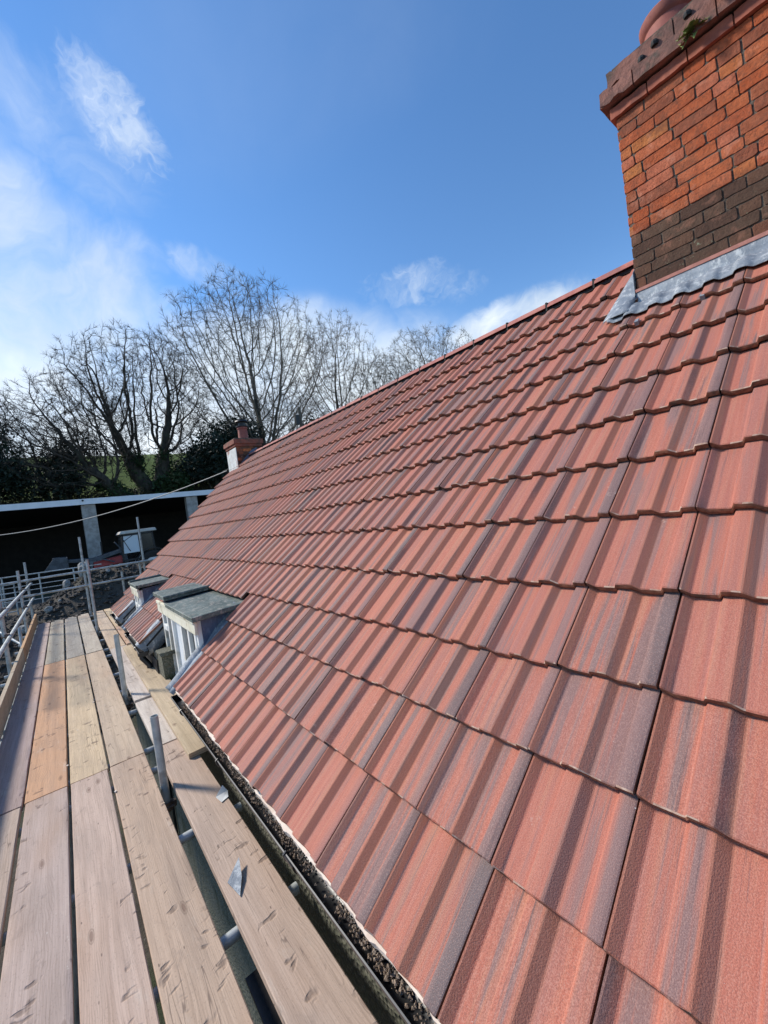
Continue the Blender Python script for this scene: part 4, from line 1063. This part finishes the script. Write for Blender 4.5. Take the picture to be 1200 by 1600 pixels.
tb('bucket', 'tblue', lambda b: (b.hexa([P(23.3, -.75, G+1.12), P(25.3, -.75, G+1.12), P(25.3, .10, G+1.18), P(23.3, .10, G+1.18), P(23.3, -.72, G+1.15), P(25.3, -.72, G+1.15), P(25.3, .10, G+1.22), P(23.3, .10, G+1.22)]),
   b.box(23.3, 25.3, .10, .14, G+1.18, G+1.66), b.prism([P(23.3, -.75, G+1.16), P(23.3, .1, G+1.2), P(23.3, .1, G+1.66), P(23.3, -.35, G+1.70)], (.03, 0, 0)),
   b.prism([P(25.27, -.75, G+1.16), P(25.27, .1, G+1.2), P(25.27, .1, G+1.66), P(25.27, -.35, G+1.70)], (.03, 0, 0)), b.box(23.3, 25.3, -.40, -.36, G+1.66, G+1.70)), .008)
b = MB(); b.tube([P(24.3, 1.5, G+1.45), P(24.3, 1.5, G+2.15)], .035, 10); b.build('exhaust', 'iron', tr)

# farm rail fence in front of the shed
rail = thing('farm_rail_fence', P(20, -1, gz(20, -1)), 'galvanised farm rail fence across the yard behind the soil mound', 'fence')
def fz(w): return -.78 - .028*(w+1.8)
for w in np.arange(-6.9, 1.2, 1.02):
    b = MB(); b.tube([P(20, w, -2.6), P(20, w, fz(w)-.02)], .025, 8); b.build('post', 'steel', rail)
for k, dz in enumerate((0, .22, .40, .58, .76, .95)):
    b = MB(); b.tube([P(20.03, -7.2, fz(-7.2)-dz), P(20.03, 1.15, fz(1.15)-dz)], .021 if k == 0 else .014, 8); b.build('rail', 'steel', rail)
gt = thing('farm_gate', P(19.4, -2.1, gz(19.4, -2.1)), 'small galvanised tubular gate left of the soil mound', 'gate')
b = MB()
for z in (-1.0, -1.3, -1.6, -1.95): b.tube([P(19.3, -3.2, z), P(19.3, -1.45, z-.02)], .02, 8)
b.tube([P(19.3, -1.45, -.98), P(19.3, -1.45, -2.2)], .022, 8); b.build('rail', 'steel', gt)
for w in (-3.2, -2.3, -1.8):
    b = MB(); b.tube([P(19.3, w, -2.3), P(19.3, w, -.98)], .022, 8); b.build('upright', 'steel', gt)
# stones on the mound
def rock(u, w, r, zs, label, seed, mt='stone', dz=0.0):
    bm = bmesh.new(); bmesh.ops.create_icosphere(bm, subdivisions=3, radius=1.0)
    for v in bm.verts:
        n = v.co.normalized(); k = 1 + .35*mnoise.noise(n*1.6+Vector((seed*3.1, 0, 0))) + .12*mnoise.noise(n*5+Vector((seed, 2, 0)))
        v.co = Vector((n.x*r*k, n.y*r*k*.85, n.z*r*k*zs))
    me = bpy.data.meshes.new('stone'); bm.to_mesh(me); bm.free(); me.materials.append(M[mt])
    o = bpy.data.objects.new('stone', me); C.objects.link(o); o.location = P(u, w, gz(u, w)+r*zs*.55+dz)
    return tag(o, label, 'stone', 'stones on the soil mound')
stones = [(17.7, .50, .20, 1.5, 'tallest pale upright stone on the mound left of the tall posts'), (17.5, -.03, .13, 1.3, 'second pale upright stone, left of the tallest stone'),
          (16.6, -.55, .13, .9, 'rounded stone behind the lower end guard rail at the second post from the left'), (16.2, -1.15, .16, .9, 'grey stone seen between the two leftmost end posts'),
          (17.2, 1.15, .08, .9, 'small pale stone right of the tall posts on the mound'), (17.3, 1.75, .07, .9, 'small pale stone on the mound nearest the roof edge'),
          (16.8, -.25, .06, .8, 'tiny white stone just under the end guard rail'), (15.2, -.15, .06, .8, 'white pebble low on the near side of the mound'),
          (16.4, -1.75, .20, .7, 'broad grey stone at the left edge of the photo')]
for i, (u, w, r, zs, lab) in enumerate(stones): rock(u, w, r, zs, lab, i+1)
# clods of soil covering the mound
b = MB()
for k in range(7500):
    u = random.uniform(12.2, 19.0); w = random.uniform(-3.5, 6.5); s = random.uniform(.02, .085)*(1 if random.random() > .05 else 1.5)
    c = P(u, w, gz(u, w)+s*.25); k0 = len(b.v)
    b.v += [c + Vector((s*random.uniform(.6, 1.6), 0, 0)), c - Vector((s*random.uniform(.6, 1.6), 0, 0)), c + Vector((0, s*random.uniform(.6, 1.8), 0)), c - Vector((0, s*random.uniform(.6, 1.8), 0)), c + Vector((random.uniform(-s, s)*.5, 0, s*random.uniform(.4, .9)))]
    for f in ((0, 2, 4), (2, 1, 4), (1, 3, 4), (3, 0, 4)): b.face([k0+i for i in f])
tag(b.build('soil_clods', 'clod', recalc=False), 'dark clods of turned soil covering the mound', 'soil', kind='stuff')
# overhead cable
pts = []
A, B_ = P(10.97, 3.62, 1.42), P(26.8, -6.6, 1.9)
for i in range(41):
    f = i/40; p = A.lerp(B_, f); p.z -= 4*.95*f*(1-f); pts.append(p)
b = MB(); b.tube(pts, .014, 6); tag(b.build('overhead_cable', 'cable', origin=A), 'grey cable sagging from the far gable across the shed front', 'cable')

# ------------------------------------------------------------------ trees
def make_tree(name, base, height, crown, label, cat='tree', seed=1, natt=1700, trunk_top=.28, lean=(0, 0), step=.42, gnarl=.35, spread=1.0,
              twigs=4, twl=.75, rbase=None, ivy=0, ellip=None, group='bare trees on the bank', stems=1, updraft=.10, skip_trunk=False, pale=False):
    """winter tree grown by space colonisation; crown = (width, bottom fraction)"""
    r_ = np.random.default_rng(seed); rs = random.Random(seed)
    cw, cb = crown; cx = np.array([lean[0], lean[1]])
    z0 = height*cb; zc = (height+z0)/2; hz_ = (height-z0)/2
    pts = []
    while len(pts) < natt:
        q = r_.uniform(-1, 1, 3); rr = np.linalg.norm(q)
        if rr > 1 or rr < .25 and r_.random() < .5: continue
        if q[2] < 0 and math.hypot(q[0], q[1]) > 1 - .55*abs(q[2])**1.5 and r_.random() < .6: continue
        n = mnoise.noise(Vector((q[0]*2.2+seed, q[1]*2.2, q[2]*2.2)))
        if n < -.28: continue
        k = 1 + .16*mnoise.noise(Vector((q[0]*3+seed*2, q[1]*3, q[2]*3+7)))
        pts.append((q[0]*cw/2*k + lean[0], q[1]*cw/2*k + lean[1], zc + q[2]*hz_*k))
    att = np.array(pts)
    nodes = []; par = []
    nt_ = max(3, int(height*trunk_top/step))
    for s in range(stems):
        a = 2*math.pi*s/max(1, stems) + seed; prev = -1
        off = np.array([math.cos(a), math.sin(a)])*(0 if stems == 1 else .25)
        for i in range(nt_):
            f = i/nt_
            p = np.array([off[0]*(1+f*3*(stems > 1)) + lean[0]*.55*f + gnarl*.35*mnoise.noise(Vector((f*3, seed+s, 0))), off[1]*(1+f*3*(stems > 1)) + lean[1]*.55*f + gnarl*.35*mnoise.noise(Vector((f*3, seed+s, 5))), f*height*trunk_top])
            nodes.append(p); par.append(prev); prev = len(nodes)-1
    N = np.array(nodes); near = np.full(len(att), -1); nd = np.full(len(att), 1e9)
    def upd(start):
        nonlocal near, nd
        for i in range(start, len(nodes)):
            d = np.linalg.norm(att-nodes[i], axis=1); m_ = d < nd; nd[m_] = d[m_]; near[m_] = i
    upd(0); kill = step*1.5; infl = height*.6
    kids = {}
    for it in range(130):
        if len(att) == 0: break
        ok = nd < infl
        if not ok.any(): break
        ids = np.unique(near[ok]); start = len(nodes); moved = 0
        for i in ids:
            sel = att[ok & (near == i)]; d = sel - nodes[i]; d /= np.linalg.norm(d, axis=1)[:, None]+1e-9; v = d.sum(0); l = np.linalg.norm(v)
            if l < .12*len(sel) or kids.get(i, 0) >= 3: continue
            kids[i] = kids.get(i, 0)+1
            v = v/l + r_.normal(0, gnarl*.30, 3); v[2] += updraft; v /= np.linalg.norm(v)
            q = nodes[i] + v*step
            nodes.append(q); par.append(i); moved += 1
        upd(start); keep = nd > kill; att = att[keep]; near = near[keep]; nd = nd[keep]
        if not moved or start > 400 and len(att) < 25 or len(nodes) > 9500: break
    n = len(nodes); ch_ = [[] for _ in range(n)]
    for i, p in enumerate(par):
        if p >= 0: ch_[p].append(i)
    rad = np.zeros(n); tip = .012
    for i in range(n-1, -1, -1):
        rad[i] = tip if not ch_[i] else sum(rad[c]**2.25 for c in ch_[i])**(1/2.25)
    rb_ = rbase or height*.028; mx = rad.max(); g = math.log(rb_/tip)/math.log(mx/tip) if mx > tip else 1
    rad = tip*(rad/tip)**g
    trunk, crown_ = MB(), MB(); base = Vector(base)
    def ring(b, p, d, r, k):
        x = d.cross(Vector((0, 0, 1)));
        if x.length < .05: x = d.cross(Vector((1, 0, 0)))
        x.normalize(); y = d.cross(x); s = len(b.v)
        for q in range(k): a = 2*math.pi*q/k; b.v.append(p + x*math.cos(a)*r + y*math.sin(a)*r)
        return s
    V = [base + Vector(tuple(q)) for q in nodes]
    for i in range(n):
        p = par[i]
        if p < 0: continue
        big = rad[i] > rb_*.33; b = trunk if big else crown_
        k = 9 if big else (5 if rad[i] > .04 else 3)
        d = (V[i]-V[p]).normalized(); s0 = ring(b, V[p]-d*rad[i]*.3, d, min(rad[p], rad[i]*1.35), k); s1 = ring(b, V[i]+d*rad[i]*.25, d, rad[i], k)
        for q in range(k): b.face((s0+q, s0+(q+1) % k, s1+(q+1) % k, s1+q))
    for i in range(n):
        if rad[i] > .035 or par[i] < 0: continue
        d0 = (V[i]-V[par[i]]).normalized()
        for q in range(twigs if not ch_[i] else max(1, twigs//2)):
            d = (d0 + Vector((rs.gauss(0, .55), rs.gauss(0, .55), rs.gauss(.12, .45)))).normalized(); L = twl*rs.uniform(.5, 1.2); p = V[i]; r = .0085
            e = (d + Vector((rs.gauss(0, .3), rs.gauss(0, .3), rs.gauss(.15, .25)))).normalized()
            p1 = p + d*L*.5; p2 = p1 + e*L*.5
            s0 = ring(crown_, p, d, r, 3); s1 = ring(crown_, p1, d, r*.8, 3); s2 = len(crown_.v); crown_.v.append(p2)
            for z in range(3): crown_.face((s0+z, s0+(z+1) % 3, s1+(z+1) % 3, s1+z)); crown_.face((s1+z, s1+(z+1) % 3, s2))
            if rs.random() < .6:
                f_ = (d + Vector((rs.gauss(0, .7), rs.gauss(0, .7), rs.gauss(.1, .5)))).normalized(); s3 = ring(crown_, p1, f_, r*.7, 3); s4 = len(crown_.v); crown_.v.append(p1+f_*L*.45)
                for z in range(3): crown_.face((s3+z, s3+(z+1) % 3, s4))
    root = thing(name, base, label, cat, group)
    o = trunk.build('trunk', 'bark', root, smooth=True, recalc=False, origin=base)
    o2 = crown_.build('crown', 'twigpale' if pale else 'twig', root, recalc=False, origin=base)
    if ivy:
        lf = MB()
        cand = [i for i in range(n) if par[i] >= 0 and V[i].z-base.z < height*ivy and rad[i] > .05]
        for k in range(2600):
            i = rs.choice(cand); p = V[par[i]].lerp(V[i], rs.random()) + Vector((rs.gauss(0, 1), rs.gauss(0, 1), rs.gauss(0, 1))).normalized()*(rad[i]*1.0 + rs.uniform(.02, .38)); leaf(lf, p, rs.uniform(.06, .13), rs)
        lf.build('ivy', 'ivy', root, recalc=False, origin=base)
    return root
def leaf(b, p, s, rs):
    a = Vector((rs.gauss(0, 1), rs.gauss(0, 1), rs.gauss(0, 1))).normalized(); c = a.cross(Vector((rs.gauss(0, 1), rs.gauss(0, 1), rs.gauss(0, 1)))).normalized()
    k = len(b.v); b.v += [p-a*s, p+c*s*.6, p+a*s, p-c*s*.6]; b.face((k, k+1, k+2, k+3))
def TP(u, w, dz=-.2): return P(u, w, gz(u, w)+dz)
make_tree('bare_tree', TP(38.5, 5.3), 10.6, (9.5, .16), 'low spreading bare tree leaning left over the bank', seed=3, natt=2900, lean=(-.5, 4.0), trunk_top=.26, gnarl=.5, rbase=.42, twigs=9, twl=.6, ivy=.22, updraft=.03, step=.33)
make_tree('bare_tree', TP(40, 6.9), 14.3, (12.2, .20), 'broad round crowned bare tree with ivy on its trunk, left of the tallest tree', seed=11, natt=4200, lean=(0, .5), trunk_top=.16, gnarl=.42, rbase=.60, stems=2, twigs=9, twl=.65, ivy=.26, updraft=.05, step=.36)
make_tree('bare_tree', TP(39.5, 17.3), 20.2, (17.5, .14), 'tallest bare tree with fanned limbs behind the far chimney', seed=5, pale=True, natt=4600, lean=(0, .6), trunk_top=.17, gnarl=.30, rbase=.56, twigs=9, twl=.8, updraft=.14, step=.42)
make_tree('bare_tree', TP(42.5, 27.8), 19.2, (12, .15), 'bare tree adjoining the right side of the tallest tree', seed=21, pale=True, natt=3000, lean=(0, -1.5), trunk_top=.18, gnarl=.32, rbase=.32, twigs=9, twl=.75, ivy=.30, updraft=.14, step=.45)
make_tree('bare_tree', TP(39, -4.6), 11.2, (8, .2), 'bare tree cut by the left edge of the photo', seed=8, natt=1500, lean=(0, 1), trunk_top=.24, gnarl=.45, rbase=.3, twigs=9, step=.38)
make_tree('bare_tree', TP(41, -.2), 6.8, (8, .12), 'lowest bare tree, filling in between the left edge tree and the leaning tree', seed=9, natt=2000, lean=(0, 0), trunk_top=.14, gnarl=.5, rbase=.22, stems=2, twigs=9, step=.36)
make_tree('bare_tree', TP(41, 34.0), 13.0, (11, .15), 'low bare tree right of the tallest trees and left of the rounded tree', seed=14, pale=True, natt=1700, trunk_top=.18, gnarl=.36, rbase=.26, twigs=9, twl=.9, updraft=.10)
make_tree('bare_tree', TP(42, 45.0), 16.2, (17, .15), 'rounded bare tree showing above the ridge at the right', seed=15, pale=True, natt=3000, trunk_top=.18, gnarl=.34, rbase=.35, twigs=10, twl=.8, updraft=.10, step=.45)
make_tree('bare_tree', TP(44, 12.9), 7.0, (9, .06), 'low tangled bare tree filling the gap between the round crowned tree and the tallest tree', seed=17, natt=2400, trunk_top=.08, gnarl=.5, rbase=.2, stems=3, twigs=9)
make_tree('bare_tree', TP(45, 22.0), 9.0, (13, .06), 'low bare tree in the gap behind the tallest tree trunk', seed=18, natt=2200, trunk_top=.08, gnarl=.5, rbase=.2, stems=3, twigs=9)
def bushy(name, base, w, h, label, mt, seed, n=4200, ls=.16, cat='bush', group='evergreen bushes on the bank', lobes=9, twig=True):
    rs = random.Random(seed); lf, st = MB(), MB(); base = Vector(base)
    L = []
    for k in range(lobes):
        a = rs.uniform(0, 6.28); r = w*.36*math.sqrt(rs.random()); zz = h*rs.uniform(.25, .80); L.append((Vector((r*math.cos(a), r*math.sin(a), zz)), rs.uniform(.20, .36)*min(w, h)))
    for k in range(n):
        c, r = rs.choice(L); d = Vector((rs.gauss(0, 1), rs.gauss(0, 1), rs.gauss(0, 1))).normalized(); q = r*(rs.random()**.35)*(1+.45*mnoise.noise(c+d*2.5))
        p = base + c + d*q
        if p.z < base.z: continue
        leaf(lf, p, ls*rs.uniform(.5, 1.2), rs)
    for (c, r) in L:
        mid = base + Vector((c.x*.35, c.y*.35, c.z*.5)); st.tube([base+Vector((c.x*.08, c.y*.08, -.2)), mid, base+c], [.09, .06, .02], 6)
        for k in range(14):
            d = Vector((rs.gauss(0, 1), rs.gauss(0, 1), rs.gauss(.3, 1))).normalized(); st.tube([base+c, base+c+d*r*rs.uniform(.9, 1.5)], [.014, .004], 3, cap=False)
    root = thing(name, base, label, cat, group)
    st.build('trunk', 'bark', root, recalc=False, origin=base); lf.build('crown', mt, root, recalc=False, origin=base)
bushy('evergreen_bush', TP(38.5, -3.0), 5.5, 8.0, 'tall dark evergreen at the left edge of the photo', 'holly', 31, 7500, .15)
bushy('evergreen_bush', TP(39.5, .8), 5.4, 5.2, 'dark evergreen bush next to the leftmost evergreen', 'holly', 32, 5200, .14)
bushy('evergreen_bush', TP(38.5, 11.4), 6.4, 6.4, 'wide dark evergreen bush right of the ivy clad trunks', 'holly', 33, 7000, .16)
bushy('evergreen_bush', TP(39.5, 14.2), 5.6, 7.2, 'dark bush just left of the far chimney', 'holly', 34, 7000, .15)
bushy('evergreen_bush', TP(39, 8.2), 2.6, 2.6, 'green bush at the foot of the many stemmed tree', 'ivy', 35, 3000, .14)
bushy('evergreen_bush', TP(41, 24.5), 4.4, 6.4, 'dark evergreen behind the ridge beside the utility pole', 'holly', 36, 4200, .17)
bushy('evergreen_bush', TP(40.5, 10.2), 4.4, 5.4, 'dark evergreen mass between the round crowned tree and the bush by the far chimney', 'holly', 41, 5000, .14)
bushy('evergreen_bush', TP(41, 44), 5, 5, 'dark evergreen under the right hand trees above the ridge', 'holly', 37, 3000, .17)
bushy('evergreen_bush', TP(37.2, 4.6), 3.2, 2.2, 'low ivy mound at the foot of the leaning tree', 'ivy', 38, 2400, .12)
# tangled brambles along the foot of the bank
b = MB(); rs = random.Random(5)
for k in range(42000):
    u = rs.uniform(36.3, 39.6); w = rs.uniform(-8, 22); hh = .35+3.2*abs(mnoise.noise(Vector((w*.33, u*.4, 3))))*(.45 if 3.2 < w < 9.5 else 1)
    leaf(b, P(u, w, gz(u, w)+rs.random()*hh), rs.uniform(.04, .12), rs)
for k in range(3600):
    u = rs.uniform(35.8, 40.0); w = rs.uniform(-8, 22); p = P(u, w, gz(u, w)); d = Vector((rs.gauss(0, .5), rs.gauss(0, .9), rs.uniform(.5, 1.2)))*rs.uniform(.6, 1.5)
    b.tube([p, p+d*.6, p+d+Vector((0, 0, -.35))], [.014, .011, .004], 3, cap=False)
tag(b.build('bramble_thicket', 'bramble', recalc=False), 'brown bramble thicket along the foot of the bank', 'brambles', kind='stuff')
b = MB()
for k in range(22000):
    u = rs.uniform(35.0, 37.2); w = rs.uniform(-9, 20); p = P(u, w, gz(u, w)); d = Vector((rs.gauss(0, .12), rs.gauss(0, .12), rs.uniform(.15, .45))); s = Vector((0, .012, 0)); q = len(b.v)
    b.v += [p-s, p+s, p+d]; b.face((q, q+1, q+2))
tag(b.build('rough_grass', 'grassblade', recalc=False), 'dry rough grass behind the shed roof', 'grass', kind='stuff')
# post and rail fence on the brow
fn = thing('field_fence', TP(52.5, -2, 0), 'post and rail fence on the grass brow seen between the left hand trees', 'fence')
for k in range(8):
    w = -9 + k*2.0; b = MB(); b.box(52.45, 52.55, w-.05, w+.05, gz(52.5, w)-.2, gz(52.5, w)+1.15); b.build('post', 'pole', fn)
for dz in (.45, .75, 1.05):
    b = MB()
    for k in range(7): w = -9+k*2.0; b.beam(P(52.42, w, gz(52.5, w)+dz), P(52.42, w+2.0, gz(52.5, w+2)+dz), .03, .055)
    b.build('rail', 'pole', fn)
# utility pole beyond the ridge
up = thing('utility_pole', TP(33, 18.0, 0), 'wooden utility pole with a dark box standing beyond the ridge', 'utility pole')
zt = 9.6
b = MB(); b.tube([P(33, 18.0, gz(33, 18)-.3), P(33, 18.05, zt)], [.17, .13], 12); b.build('pole', 'pole', up)
b = MB(); b.box(32.75, 33.05, 17.45, 17.82, zt-1.6, zt-.7); b.build('transformer_box', 'iron', up, bevel=.03)
